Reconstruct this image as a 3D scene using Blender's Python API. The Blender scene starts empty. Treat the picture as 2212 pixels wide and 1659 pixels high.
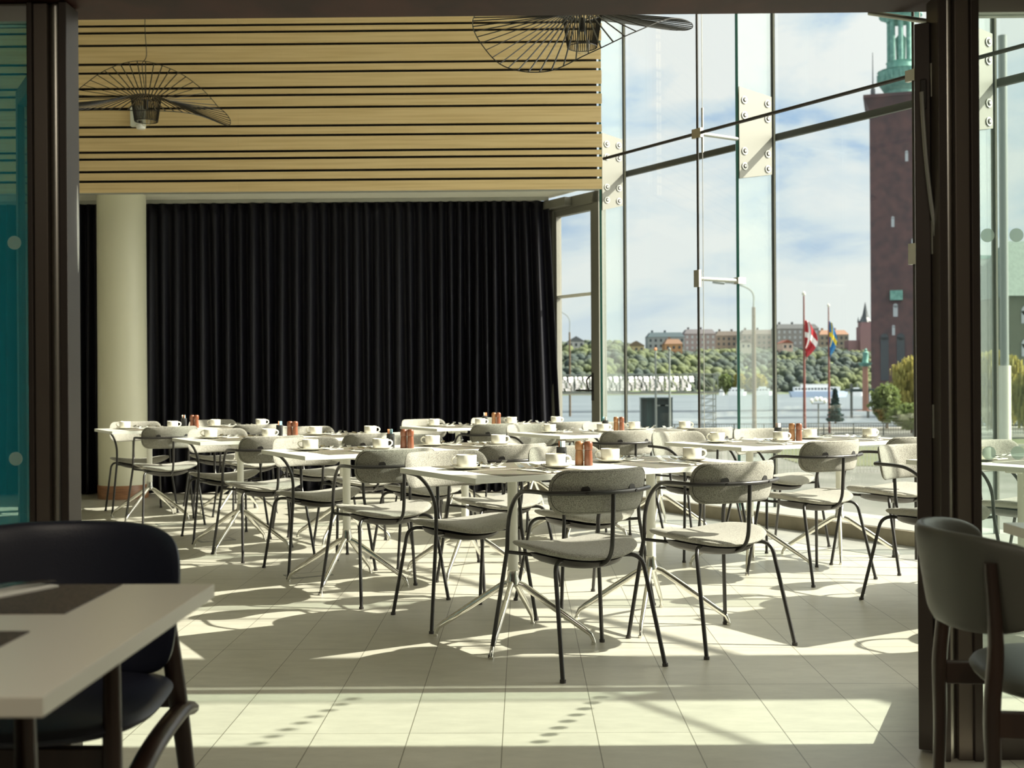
import bpy, bmesh, math, random
from mathutils import Vector, Matrix
random.seed(7)
PI = math.pi
S = bpy.context.scene
COL = S.collection

# ------------------------------------------------------------------ camera, world, sun, exposure
CAM_H = 1.13
FPX = 2540.0
cd = bpy.data.cameras.new('camera')
cam = bpy.data.objects.new('camera', cd)
COL.objects.link(cam)
cd.sensor_width = 36.0
cd.lens = FPX / 2212.0 * 36.0
cd.shift_y = -0.0034
cd.clip_start = 0.05
cd.clip_end = 5000
cam.matrix_world = Matrix.Translation((0, 0, CAM_H)) @ Matrix.Rotation(math.radians(0.54), 4, 'Z') @ Matrix.Rotation(PI / 2, 4, 'X') @ Matrix.Rotation(-0.0065, 4, 'Z')
cd.dof.use_dof = True
cd.dof.focus_distance = 5.3
cd.dof.aperture_fstop = 4.5
S.camera = cam

S.view_settings.view_transform = 'Standard'
S.view_settings.look = 'None'
S.view_settings.exposure = 0.0
S.view_settings.gamma = 1.0
S.view_settings.use_curve_mapping = False
S.cycles.use_denoising = True
S.cycles.max_bounces = 10
S.cycles.diffuse_bounces = 5
S.cycles.glossy_bounces = 4
S.cycles.transparent_max_bounces = 40
S.cycles.caustics_reflective = True
S.cycles.caustics_refractive = False
S.cycles.sample_clamp_indirect = 6.0

W = bpy.data.worlds.new('sky')
S.world = W
W.use_nodes = True
nt = W.node_tree
nt.nodes.clear()


def N(nt, t, **kw):
    n = nt.nodes.new(t)
    for k, v in kw.items():
        setattr(n, k, v)
    return n


tc = N(nt, 'ShaderNodeTexCoord')
mp = N(nt, 'ShaderNodeMapping')
mp.inputs['Scale'].default_value = (1.0, 1.0, 2.6)
mp.inputs['Rotation'].default_value = (0.0, 0.10, 0.3)
nt.links.new(tc.outputs['Generated'], mp.inputs['Vector'])
nz = N(nt, 'ShaderNodeTexNoise')
nz.inputs['Scale'].default_value = 5.0
nz.inputs['Detail'].default_value = 7.0
nz.inputs['Roughness'].default_value = 0.55
nz.inputs['Distortion'].default_value = 0.35
nt.links.new(mp.outputs[0], nz.inputs['Vector'])
cr = N(nt, 'ShaderNodeValToRGB')
cr.color_ramp.elements[0].position = 0.36
cr.color_ramp.elements[0].color = (0.27, 0.47, 0.75, 1)
cr.color_ramp.elements[1].position = 0.56
cr.color_ramp.elements[1].color = (0.86, 0.89, 0.88, 1)
e = cr.color_ramp.elements.new(0.46)
e.color = (0.66, 0.77, 0.84, 1)
nt.links.new(nz.outputs['Fac'], cr.inputs['Fac'])
# paler haze close to the horizon
sx = N(nt, 'ShaderNodeSeparateXYZ')
nt.links.new(tc.outputs['Generated'], sx.inputs[0])
mr = N(nt, 'ShaderNodeMapRange')
mr.inputs['From Min'].default_value = 0.02
mr.inputs['From Max'].default_value = 0.20
mr.inputs['To Min'].default_value = 0.85
mr.inputs['To Max'].default_value = 0.0
nt.links.new(sx.outputs['Z'], mr.inputs['Value'])
mx = N(nt, 'ShaderNodeMixRGB')
mx.inputs['Color2'].default_value = (0.84, 0.89, 0.86, 1)
nt.links.new(mr.outputs[0], mx.inputs['Fac'])
nt.links.new(cr.outputs[0], mx.inputs['Color1'])
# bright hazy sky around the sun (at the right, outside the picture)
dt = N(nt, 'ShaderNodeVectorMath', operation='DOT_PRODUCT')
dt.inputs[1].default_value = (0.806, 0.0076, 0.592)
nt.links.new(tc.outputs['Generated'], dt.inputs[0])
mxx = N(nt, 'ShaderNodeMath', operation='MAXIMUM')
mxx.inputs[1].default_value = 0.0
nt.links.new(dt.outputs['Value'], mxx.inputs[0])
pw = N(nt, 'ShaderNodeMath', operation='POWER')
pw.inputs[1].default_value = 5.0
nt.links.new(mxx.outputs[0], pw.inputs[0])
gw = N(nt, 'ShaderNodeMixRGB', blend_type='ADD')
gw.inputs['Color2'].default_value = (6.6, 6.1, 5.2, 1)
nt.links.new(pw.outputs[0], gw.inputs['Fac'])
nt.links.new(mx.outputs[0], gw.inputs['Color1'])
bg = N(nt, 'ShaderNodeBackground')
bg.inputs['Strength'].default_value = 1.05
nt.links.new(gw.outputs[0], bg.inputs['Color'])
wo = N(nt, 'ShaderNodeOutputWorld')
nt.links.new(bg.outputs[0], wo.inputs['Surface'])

sd = bpy.data.lights.new('sun', 'SUN')
sun = bpy.data.objects.new('sun', sd)
COL.objects.link(sun)
sd.energy = 12.5
sd.angle = math.radians(0.53)
sd.color = (1.0, 0.935, 0.80)
EL = math.radians(36.3)
AZ = math.radians(0.54)         # direction towards the sun, measured from +X
sun_to = Vector((math.cos(EL) * math.cos(AZ), math.cos(EL) * math.sin(AZ), math.sin(EL)))
sun.rotation_euler = sun_to.to_track_quat('Z', 'Y').to_euler()
sun.location = (12, 4, 10)


# unseen area lights added to lift the dim near room
for lx in (-1.5, 0.9):
    ld = bpy.data.lights.new('near_room_fill_light', 'AREA')
    ld.shape = 'SQUARE'
    ld.size = 0.9
    ld.energy = 20.0
    ld.color = (1.0, 0.88, 0.72)
    lo = bpy.data.objects.new('near_room_fill_light', ld)
    COL.objects.link(lo)
    lo.location = (lx, 0.6, 2.66)


# ------------------------------------------------------------------ helpers
def mat(name, col, rough=0.5, metal=0.0, spec=0.5, noise=None, bump=None, coat=0.0, sheen=0.0):
    """noise=(scale, col2, lo, hi[, stretch]) mixes a second colour; bump=(scale, strength)"""
    m = bpy.data.materials.new(name)
    m.use_nodes = True
    t = m.node_tree
    b = t.nodes['Principled BSDF']
    b.inputs['Base Color'].default_value = (*col, 1)
    b.inputs['Roughness'].default_value = rough
    b.inputs['Metallic'].default_value = metal
    b.inputs['Specular IOR Level'].default_value = spec
    b.inputs['Coat Weight'].default_value = coat
    b.inputs['Sheen Weight'].default_value = sheen
    co = N(t, 'ShaderNodeTexCoord')
    if noise:
        mpn = N(t, 'ShaderNodeMapping')
        if len(noise) > 4:
            mpn.inputs['Scale'].default_value = noise[4]
        t.links.new(co.outputs['Object'], mpn.inputs[0])
        n = N(t, 'ShaderNodeTexNoise')
        n.inputs['Scale'].default_value = noise[0]
        n.inputs['Detail'].default_value = 4
        t.links.new(mpn.outputs[0], n.inputs['Vector'])
        r = N(t, 'ShaderNodeMapRange')
        r.inputs['From Min'].default_value = noise[2]
        r.inputs['From Max'].default_value = noise[3]
        t.links.new(n.outputs['Fac'], r.inputs['Value'])
        x = N(t, 'ShaderNodeMixRGB')
        x.inputs['Color1'].default_value = (*col, 1)
        x.inputs['Color2'].default_value = (*noise[1], 1)
        t.links.new(r.outputs[0], x.inputs['Fac'])
        t.links.new(x.outputs[0], b.inputs['Base Color'])
    if bump:
        n2 = N(t, 'ShaderNodeTexNoise')
        n2.inputs['Scale'].default_value = bump[0]
        t.links.new(co.outputs['Object'], n2.inputs['Vector'])
        bp = N(t, 'ShaderNodeBump')
        bp.inputs['Strength'].default_value = bump[1]
        bp.inputs['Distance'].default_value = 0.002
        t.links.new(n2.outputs['Fac'], bp.inputs['Height'])
        t.links.new(bp.outputs[0], b.inputs['Normal'])
    return m


def glass_mat(name, tint=(0.95, 0.98, 0.97), gloss=1.0, film=None):
    """thin architectural glass: straight-through light plus a fresnel reflection, optional coloured film"""
    m = bpy.data.materials.new(name)
    m.use_nodes = True
    t = m.node_tree
    t.nodes.clear()
    o = N(t, 'ShaderNodeOutputMaterial')
    tr = N(t, 'ShaderNodeBsdfTransparent')
    tr.inputs[0].default_value = (*tint, 1)
    gl = N(t, 'ShaderNodeBsdfGlossy')
    gl.inputs['Roughness'].default_value = 0.0
    # Schlick reflectance of a thin pane, the same from both sides
    lw = N(t, 'ShaderNodeLayerWeight')
    lw.inputs['Blend'].default_value = 0.5
    pw = N(t, 'ShaderNodeMath', operation='POWER')
    pw.inputs[1].default_value = 5.0
    t.links.new(lw.outputs['Facing'], pw.inputs[0])
    mu = N(t, 'ShaderNodeMath', operation='MULTIPLY_ADD')
    mu.inputs[1].default_value = 0.90 * gloss
    mu.inputs[2].default_value = 0.035 * gloss
    t.links.new(pw.outputs[0], mu.inputs[0])
    mi = N(t, 'ShaderNodeMixShader')
    t.links.new(mu.outputs[0], mi.inputs[0])
    if film:
        df = N(t, 'ShaderNodeBsdfDiffuse')
        df.inputs[0].default_value = (*film[0], 1)
        tl = N(t, 'ShaderNodeBsdfTranslucent')
        tl.inputs[0].default_value = (*film[0], 1)
        ad = N(t, 'ShaderNodeMixShader')
        ad.inputs[0].default_value = 0.5
        t.links.new(df.outputs[0], ad.inputs[1])
        t.links.new(tl.outputs[0], ad.inputs[2])
        m2 = N(t, 'ShaderNodeMixShader')
        m2.inputs[0].default_value = film[1]
        t.links.new(tr.outputs[0], m2.inputs[1])
        t.links.new(ad.outputs[0], m2.inputs[2])
        t.links.new(m2.outputs[0], mi.inputs[1])
    else:
        t.links.new(tr.outputs[0], mi.inputs[1])
    t.links.new(gl.outputs[0], mi.inputs[2])
    t.links.new(mi.outputs[0], o.inputs['Surface'])
    return m


class MB:
    """collects shapes and links them as one mesh object"""
    def __init__(self):
        self.v, self.f, self.m = [], [], []

    def add(self, vs, fs, mi=0):
        b = len(self.v)
        self.v += [tuple(x) for x in vs]
        self.f += [tuple(b + i for i in q) for q in fs]
        self.m += [mi] * len(fs)
        return self

    def box(self, c, s, rz=0.0, mi=0, rx=0.0, ry=0.0):
        R = Matrix.Rotation(rz, 3, 'Z') @ Matrix.Rotation(ry, 3, 'Y') @ Matrix.Rotation(rx, 3, 'X')
        vs = [Vector(c) + R @ Vector((x * s[0] / 2, y * s[1] / 2, z * s[2] / 2)) for x in (-1, 1) for y in (-1, 1) for z in (-1, 1)]
        return self.add(vs, [(0, 1, 3, 2), (4, 6, 7, 5), (0, 4, 5, 1), (2, 3, 7, 6), (0, 2, 6, 4), (1, 5, 7, 3)], mi)

    def beam(self, a, b, w, h, mi=0):
        """box from a to b, w wide (horizontal), h high"""
        a, b = Vector(a), Vector(b)
        d = (b - a).normalized()
        up = Vector((0, 0, 1)) if abs(d.z) < 0.95 else Vector((0, 1, 0))
        s = d.cross(up).normalized()
        u = s.cross(d)
        vs = []
        for p in (a, b):
            for (i, j) in ((-1, -1), (1, -1), (1, 1), (-1, 1)):
                vs.append(p + s * i * w / 2 + u * j * h / 2)
        return self.add(vs, [(0, 3, 2, 1), (4, 5, 6, 7), (0, 1, 5, 4), (1, 2, 6, 5), (2, 3, 7, 6), (3, 0, 4, 7)], mi)

    def sweep(self, pts, r, n=10, closed=False, mi=0, flat=1.0):
        pts = [Vector(p) for p in pts]
        m = len(pts)
        rs = r if isinstance(r, (list, tuple)) else [r] * m
        T = []
        for i in range(m):
            if closed:
                d = pts[(i + 1) % m] - pts[i - 1]
            else:
                d = pts[min(i + 1, m - 1)] - pts[max(i - 1, 0)]
            T.append(d.normalized() if d.length > 1e-9 else Vector((0, 0, 1)))
        up = Vector((0, 0, 1))
        if abs(T[0].dot(up)) > 0.9:
            up = Vector((1, 0, 0))
        nrm = (up - T[0] * up.dot(T[0])).normalized()
        vs = []
        for i in range(m):
            nrm = (nrm - T[i] * nrm.dot(T[i])).normalized()
            bn = T[i].cross(nrm)
            for k in range(n):
                a = 2 * PI * k / n
                vs.append(pts[i] + nrm * math.cos(a) * rs[i] + bn * math.sin(a) * rs[i] * flat)
        fs = []
        last = m if closed else m - 1
        for i in range(last):
            j = (i + 1) % m
            for k in range(n):
                l = (k + 1) % n
                fs.append((i * n + k, i * n + l, j * n + l, j * n + k))
        if not closed:
            fs.append(tuple(range(n))[::-1])
            fs.append(tuple((m - 1) * n + k for k in range(n)))
        return self.add(vs, fs, mi)

    def cyl(self, a, b, r, n=16, mi=0, r2=None):
        return self.sweep([a, b], [r, r if r2 is None else r2], n, mi=mi)

    def lathe(self, prof, c=(0, 0, 0), n=24, mi=0, cap0=True, cap1=True):
        vs, fs = [], []
        for (r, z) in prof:
            for k in range(n):
                a = 2 * PI * k / n
                vs.append((c[0] + r * math.cos(a), c[1] + r * math.sin(a), c[2] + z))
        for i in range(len(prof) - 1):
            for k in range(n):
                l = (k + 1) % n
                fs.append((i * n + k, i * n + l, (i + 1) * n + l, (i + 1) * n + k))
        if cap0:
            fs.append(tuple(range(n))[::-1])
        if cap1:
            fs.append(tuple((len(prof) - 1) * n + k for k in range(n)))
        return self.add(vs, fs, mi)

    def cushion(self, outline, th, fn, mi=0, rho=(0.25, 0.5, 0.7, 0.84, 0.93, 0.975, 1.0), p=5, flatback=1.0):
        """pillow-like pad over a closed planar outline; fn(a, b, off) -> 3D point"""
        n = len(outline)
        ca = sum(q[0] for q in outline) / n
        cb = sum(q[1] for q in outline) / n
        vs, fs = [], []
        rings = {}
        for sgn in (1, -1):
            k = th * (1 if sgn > 0 else flatback)
            c0 = len(vs)
            vs.append(fn(ca, cb, sgn * k))
            prev = None
            for r in rho:
                if r == 1.0 and sgn == -1:
                    cur = rings['edge']
                else:
                    cur = []
                    h = sgn * k * math.sqrt(max(0.0, 1 - r ** p))
                    for q in outline:
                        cur.append(len(vs))
                        vs.append(fn(ca + (q[0] - ca) * r, cb + (q[1] - cb) * r, h))
                    if r == 1.0:
                        rings['edge'] = cur
                for i in range(n):
                    j = (i + 1) % n
                    if prev is None:
                        f = (c0, cur[i], cur[j])
                    else:
                        f = (prev[i], cur[i], cur[j], prev[j])
                    fs.append(f if sgn > 0 else f[::-1])
                prev = cur
        return self.add(vs, fs, mi)

    def build(self, name, mats, parent=None, smooth=True, bevel=0.0, loc=None, rz=0.0, angle=35):
        me = bpy.data.meshes.new(name)
        me.from_pydata(self.v, [], self.f)
        for mm in (mats if isinstance(mats, (list, tuple)) else [mats]):
            me.materials.append(mm)
        me.polygons.foreach_set('material_index', self.m)
        bm = bmesh.new()
        bm.from_mesh(me)
        bmesh.ops.recalc_face_normals(bm, faces=bm.faces)
        lim = math.radians(angle)
        if smooth:
            for f in bm.faces:
                f.smooth = True
            for ed in bm.edges:
                if len(ed.link_faces) == 2 and ed.calc_face_angle(0) > lim:
                    ed.smooth = False
        bm.to_mesh(me)
        bm.free()
        o = bpy.data.objects.new(name, me)
        COL.objects.link(o)
        if parent:
            o.parent = parent
        if loc is not None:
            o.location = loc
        o.rotation_euler.z = rz
        if bevel:
            md = o.modifiers.new('edge', 'BEVEL')
            md.width = bevel
            md.segments = 2
            md.limit_method = 'ANGLE'
        return o


def tag(o, label=None, cat=None, group=None, kind=None):
    if label:
        o['label'] = label
    if cat:
        o['category'] = cat
    if group:
        o['group'] = group
    if kind:
        o['kind'] = kind
    return o


def empty(name, loc=(0, 0, 0), rz=0.0):
    o = bpy.data.objects.new(name, None)
    COL.objects.link(o)
    o.location = loc
    o.rotation_euler.z = rz
    o.empty_display_size = 0.1
    return o


def copy_tree(o, parent=None):
    c = o.copy()
    COL.objects.link(c)
    c.parent = parent
    for ch in list(o.children):
        copy_tree(ch, c)
    return c


class Proto:
    """first use hands out the prototype itself, later uses copies"""
    def __init__(self, o):
        self.o, self.used = o, False

    def get(self, loc, rz=0.0):
        if self.used:
            o = copy_tree(self.o)
        else:
            o, self.used = self.o, True
        o.location = loc
        o.rotation_euler.z = rz
        return o


def fillet(pts, rads, n=7):
    """polyline with rounded corners (circular-like bends)"""
    pts = [Vector(p) for p in pts]
    out = [pts[0]]
    for i in range(1, len(pts) - 1):
        a, b, c = pts[i - 1], pts[i], pts[i + 1]
        r = rads[i - 1] if isinstance(rads, (list, tuple)) else rads
        d1, d2 = (a - b), (c - b)
        r1 = min(r, d1.length * 0.49 if i > 1 else d1.length * 0.9)
        r2 = min(r, d2.length * 0.49 if i < len(pts) - 2 else d2.length * 0.9)
        p, q = b + d1.normalized() * r1, b + d2.normalized() * r2
        for k in range(n + 1):
            t = k / n
            out.append(p * (1 - t) ** 2 + b * 2 * t * (1 - t) + q * t * t)
    out.append(pts[-1])
    return out


def catmull(P, n=6):
    P = [Vector(p) for p in P]
    Q = [P[0] * 2 - P[1]] + P + [P[-1] * 2 - P[-2]]
    out = []
    for i in range(1, len(Q) - 2):
        for k in range(n):
            t = k / n
            a, b, c, d = Q[i - 1], Q[i], Q[i + 1], Q[i + 2]
            out.append(0.5 * ((2 * b) + (c - a) * t + (2 * a - 5 * b + 4 * c - d) * t * t + (3 * b - a - 3 * c + d) * t ** 3))
    out.append(P[-1])
    return out


def at(px, py, D):
    """point of the place seen at photo pixel (px, py), D metres ahead"""
    return Vector(((px - 1130) / FPX * D, D, CAM_H - (py - (822 - .0065 * (px - 1130))) / FPX * D))


# ------------------------------------------------------------------ materials
M = {}
M['white_lam'] = mat('white_laminate', (0.80, 0.81, 0.74), 0.30)
M['white_paint'] = mat('white_powder_coat', (0.84, 0.84, 0.77), 0.38)
M['black_tube'] = mat('black_tube', (0.022, 0.020, 0.019), 0.33, 0.0, 0.6)
M['alu'] = mat('polished_aluminium', (0.80, 0.79, 0.74), 0.16, 1.0)
M['steel'] = mat('brushed_steel', (0.62, 0.61, 0.56), 0.32, 1.0)
M['plastic'] = mat('dark_plastic', (0.045, 0.040, 0.037), 0.45)
M['ceramic'] = mat('cream_ceramic', (0.86, 0.84, 0.74), 0.16, coat=0.4)
M['mill'] = mat('mill_wood', (0.22, 0.085, 0.046), 0.38, noise=(55, (0.20, 0.055, 0.02), 0.45, 0.62, (1, 1, 0.12)))
M['mill2'] = mat('pale_mill_wood', (0.34, 0.165, 0.07), 0.38, noise=(55, (0.35, 0.13, 0.045), 0.45, 0.65, (1, 1, 0.12)))
M['holder'] = mat('black_holder', (0.03, 0.032, 0.033), 0.4)
M['paper'] = mat('paper', (0.86, 0.87, 0.84), 0.7)
M['paper_or'] = mat('orange_paper', (0.75, 0.30, 0.14), 0.7)
M['paper_bl'] = mat('blue_paper', (0.35, 0.60, 0.72), 0.7)
M['napkin'] = mat('napkin', (0.80, 0.80, 0.74), 0.8)
M['cutlery'] = mat('cutlery', (0.70, 0.71, 0.70), 0.14, 1.0)
M['curtain'] = mat('curtain_fabric', (0.0065, 0.0060, 0.0115), 0.50, 0.0, 0.3)
M['tape'] = mat('curtain_tape', (0.008, 0.008, 0.010), 0.9)
M['column'] = mat('column_paint', (0.72, 0.71, 0.55), 0.42)
M['ceilw'] = mat('ceiling_paint', (0.78, 0.77, 0.66), 0.7)
M['skirt'] = mat('skirting_wood', (0.36, 0.18, 0.09), 0.4, noise=(8, (0.24, 0.11, 0.055), 0.4, 0.65, (1, 1, 12)))
M['slat'] = mat('birch_slat', (0.80, 0.62, 0.34), 0.42, noise=(3.0, (0.70, 0.52, 0.26), 0.42, 0.62, (0.35, 6, 14)))
M['dark'] = mat('dark_backing', (0.012, 0.010, 0.009), 0.8)
M['frame'] = mat('bronze_frame', (0.060, 0.048, 0.040), 0.42, 0.35)
M['frame2'] = mat('bronze_frame_face', (0.16, 0.135, 0.113), 0.36, 0.55)
M['lintel'] = mat('lintel_paint', (0.030, 0.009, 0.006), 0.5, 0, .15, noise=(2.2, (0.065, 0.020, 0.013), 0.45, 0.65, (1.5, 1, 0.3)))
M['doorframe'] = mat('door_frame_paint', (0.20, 0.195, 0.165), 0.4, 0.2)
M['mullion'] = mat('mullion_seal', (0.055, 0.062, 0.058), 0.5)
M['mull_alu'] = mat('mullion_alu', (0.46, 0.47, 0.43), 0.4, 0.6)
M['plate'] = mat('splice_plate_alu', (0.24, 0.24, 0.21), 0.5, 0.3)
M['rod'] = mat('dark_rod', (0.04, 0.036, 0.032), 0.4, 0.5)
M['curb'] = mat('curb_stone', (0.36, 0.32, 0.24), 0.75, noise=(6, (0.27, 0.24, 0.18), 0.35, 0.7), bump=(90, 0.3))
M['ledge'] = mat('ledge_stone', (0.30, 0.30, 0.27), 0.5)
M['strip'] = mat('floor_strip_stone', (0.30, 0.30, 0.27), 0.5, noise=(9, (0.24, 0.24, 0.22), 0.35, 0.7))
M['wallp'] = mat('wall_paint', (0.55, 0.53, 0.46), 0.8)
M['darkwall'] = mat('dark_wall_paint', (0.34, 0.31, 0.27), 0.8)
M['dwood'] = mat('dark_wood', (0.030, 0.018, 0.013), 0.30, noise=(14, (0.055, 0.030, 0.020), 0.42, 0.7, (1, 1, 0.15)))
M['seam'] = mat('seam_thread', (0.07, 0.066, 0.056), 0.9)
M['navy'] = mat('navy_leather', (0.018, 0.021, 0.036), 0.42, bump=(220, 0.15))
M['grey_leather'] = mat('grey_leather', (0.085, 0.088, 0.070), 0.45, bump=(220, 0.15))
M['fgtop'] = mat('foreground_laminate', (0.70, 0.69, 0.60), 0.28)
M['lampwire'] = mat('lamp_wire', (0.018, 0.016, 0.015), 0.4)
M['sensor'] = mat('sensor_plastic', (0.72, 0.74, 0.66), 0.5)


def fabric():
    m = mat('melange_wool', (0.5, 0.5, 0.45), 0.9, 0, 0.2, sheen=0.2)
    t = m.node_tree
    b = t.nodes['Principled BSDF']
    co = N(t, 'ShaderNodeTexCoord')
    n1 = N(t, 'ShaderNodeTexNoise')
    n1.inputs['Scale'].default_value = 520
    n1.inputs['Detail'].default_value = 2
    n1.inputs['Roughness'].default_value = 0.8
    r = N(t, 'ShaderNodeValToRGB')
    r.color_ramp.elements[0].position = 0.40
    r.color_ramp.elements[0].color = (0.085, 0.082, 0.070, 1)
    r.color_ramp.elements[1].position = 0.60
    r.color_ramp.elements[1].color = (0.50, 0.485, 0.42, 1)
    bp = N(t, 'ShaderNodeBump')
    bp.inputs['Strength'].default_value = 0.5
    bp.inputs['Distance'].default_value = 0.002
    t.links.new(co.outputs['Object'], n1.inputs['Vector'])
    t.links.new(n1.outputs['Fac'], r.inputs['Fac'])
    t.links.new(r.outputs[0], b.inputs['Base Color'])
    t.links.new(n1.outputs['Fac'], bp.inputs['Height'])
    t.links.new(bp.outputs[0], b.inputs['Normal'])
    return m


M['fabric'] = fabric()


def weave():
    m = mat('woven_vinyl', (0.3, 0.27, 0.2), 0.55)
    t = m.node_tree
    b = t.nodes['Principled BSDF']
    co = N(t, 'ShaderNodeTexCoord')
    ck = N(t, 'ShaderNodeTexChecker')
    ck.inputs['Scale'].default_value = 210
    ck.inputs['Color1'].default_value = (0.34, 0.31, 0.23, 1)
    ck.inputs['Color2'].default_value = (0.05, 0.044, 0.034, 1)
    n = N(t, 'ShaderNodeTexNoise')
    n.inputs['Scale'].default_value = 60
    x = N(t, 'ShaderNodeMixRGB', blend_type='MULTIPLY')
    x.inputs['Fac'].default_value = 0.5
    t.links.new(co.outputs['Object'], ck.inputs['Vector'])
    t.links.new(co.outputs['Object'], n.inputs['Vector'])
    t.links.new(ck.outputs['Color'], x.inputs['Color1'])
    t.links.new(n.outputs['Color'], x.inputs['Color2'])
    t.links.new(x.outputs[0], b.inputs['Base Color'])
    return m


M['mat'] = weave()
M['mat_dark'] = mat('brown_woven_vinyl', (0.11, 0.085, 0.070), 0.5, noise=(160, (0.04, 0.03, 0.025), 0.4, 0.6))


def floor_mat():
    m = mat('stone_tile', (0.6, 0.58, 0.48), 0.36, 0, 0.45)
    t = m.node_tree
    b = t.nodes['Principled BSDF']
    co = N(t, 'ShaderNodeTexCoord')
    mp = N(t, 'ShaderNodeMapping')
    mp.inputs['Location'].default_value = (0.072, -3.80 + 0.597 * 10, 0)
    t.links.new(co.outputs['Object'], mp.inputs[0])
    br = N(t, 'ShaderNodeTexBrick')
    br.offset = 0.0
    br.inputs['Scale'].default_value = 1.0
    br.inputs['Brick Width'].default_value = 0.30
    br.inputs['Row Height'].default_value = 0.594
    br.inputs['Mortar Size'].default_value = 0.0016
    br.inputs['Mortar Smooth'].default_value = 0.1
    br.inputs['Color1'].default_value = (0.50, 0.485, 0.41, 1)
    br.inputs['Color2'].default_value = (0.54, 0.525, 0.445, 1)
    br.inputs['Mortar'].default_value = (0.16, 0.15, 0.11, 1)
    t.links.new(mp.outputs[0], br.inputs['Vector'])
    mp2 = N(t, 'ShaderNodeMapping')
    mp2.inputs['Scale'].default_value = (0.8, 2.2, 1)
    mp2.inputs['Rotation'].default_value = (0, 0, 0.5)
    t.links.new(co.outputs['Object'], mp2.inputs[0])
    n = N(t, 'ShaderNodeTexNoise')
    n.inputs['Scale'].default_value = 7
    n.inputs['Detail'].default_value = 8
    n.inputs['Roughness'].default_value = 0.7
    t.links.new(mp2.outputs[0], n.inputs['Vector'])
    r = N(t, 'ShaderNodeMapRange')
    r.inputs['From Min'].default_value = 0.3
    r.inputs['From Max'].default_value = 0.7
    r.inputs['To Min'].default_value = 0.86
    r.inputs['To Max'].default_value = 1.06
    t.links.new(n.outputs['Fac'], r.inputs['Value'])
    x = N(t, 'ShaderNodeVectorMath', operation='SCALE')
    t.links.new(br.outputs['Color'], x.inputs[0])
    t.links.new(r.outputs[0], x.inputs['Scale'])
    t.links.new(x.outputs[0], b.inputs['Base Color'])
    bp = N(t, 'ShaderNodeBump')
    bp.inputs['Strength'].default_value = 0.25
    bp.inputs['Distance'].default_value = 0.001
    t.links.new(br.outputs['Fac'], bp.inputs['Height'])
    bp.invert = True
    t.links.new(bp.outputs[0], b.inputs['Normal'])
    return m


M['floor'] = floor_mat()
M['glass'] = glass_mat('facade_glass', (0.97, 0.985, 0.975), 0.9)
M['fin_glass'] = glass_mat('fin_glass', (0.94, 0.975, 0.96), 1.0, film=((0.85, 0.92, 0.88), 0.06))
M['int_glass'] = glass_mat('partition_glass', (0.93, 0.97, 0.95), 1.0, film=((0.6, 0.85, 0.78), 0.04))
M['teal_glass'] = glass_mat('teal_haze_partition_glass', (0.74, 0.90, 0.86), 1.0, film=((0.03, 0.42, 0.58), 0.32))  # teal haze veiling the left pane is mixed into its colour
M['dot'] = glass_mat('frosted_film', (0.80, 0.86, 0.83), 0.3, film=((0.85, 0.95, 0.90), 0.5))
M['bulb'] = glass_mat('bulb_glass', (0.92, 0.92, 0.88), 1.6)
M['fin_edge'] = mat('glass_edge', (0.03, 0.12, 0.10), 0.15)

# ------------------------------------------------------------------ the room shell
FU = Vector((0.545, -0.8385, 0)).normalized()      # along the glass wall, towards the camera
FN = Vector((-0.8385, -0.545, 0)).normalized()     # out of the glass wall into the room
P2 = Vector((2.016, 9.44, 0))


def fac(s, n=0.0, z=0.0):
    """point on the glass wall: s metres from the second fin towards the camera, n metres into the room"""
    p = P2 + FU * s + FN * n
    return Vector((p.x, p.y, z))


YP = 3.48          # partition between the two rooms
ROOM_H = 5.4


def fx(y, n=0.0):
    """x of the glass wall at depth y"""
    s = (P2.y + FN.y * n - y) / (-FU.y)
    return (P2 + FU * s + FN * n).x


f = MB()
poly = [(-8, -3.2, 0), (2.9, -3.2, 0), (2.9, 3.3, 0), (fx(3.3), 3.3, 0), (fx(12.3), 12.3, 0), (-8, 12.3, 0)]
low = [(x, y, -0.25) for x, y, z in poly]
f.add(poly + low, [tuple(range(6)), tuple(range(11, 5, -1))] + [(i, (i + 1) % 6, 6 + (i + 1) % 6, 6 + i) for i in range(6)])
tag(f.build('floor', M['floor'], smooth=False), 'large pale stone floor tiles with thin dark joints', kind='structure')

c = MB()
c.add([(-8, 3.3, ROOM_H), (fx(3.3), 3.3, ROOM_H), (fx(12.3), 12.3, ROOM_H), (-8, 12.3, ROOM_H)] +
      [(-8, 3.3, ROOM_H + .3), (fx(3.3), 3.3, ROOM_H + .3), (fx(12.3), 12.3, ROOM_H + .3), (-8, 12.3, ROOM_H + .3)],
      [(3, 2, 1, 0), (4, 5, 6, 7), (0, 1, 5, 4), (1, 2, 6, 5), (2, 3, 7, 6), (3, 0, 4, 7)])
tag(c.build('ceiling', M['ceilw'], smooth=False), kind='structure')
PY = 10.8          # front of the slatted wall
c = MB()
zs = 2.985
q = [(-8, PY + .085), (.70, PY + .085), (.70, 11.28), (fx(12.3) - .06, 12.3), (-8, 12.3)]
c.add([(x, y, zs) for x, y in q] + [(x, y, zs + .2) for x, y in q], [(4, 3, 2, 1, 0), (5, 6, 7, 8, 9)] + [(i, (i + 1) % 5, 5 + (i + 1) % 5, 5 + i) for i in range(5)])
tag(c.build('ceiling_low', M['ceilw'], smooth=False), 'low white ceiling above the dark curtain', kind='structure')
tag(MB().box((-4, 12.2, 1.5), (8.4, .1, 3)).build('wall_back', M['darkwall'], smooth=False), kind='structure')
tag(MB().box((-8.05, 4.5, 2.7), (.1, 15.6, 5.6)).build('wall_left', M['wallp'], smooth=False), kind='structure')
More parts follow.
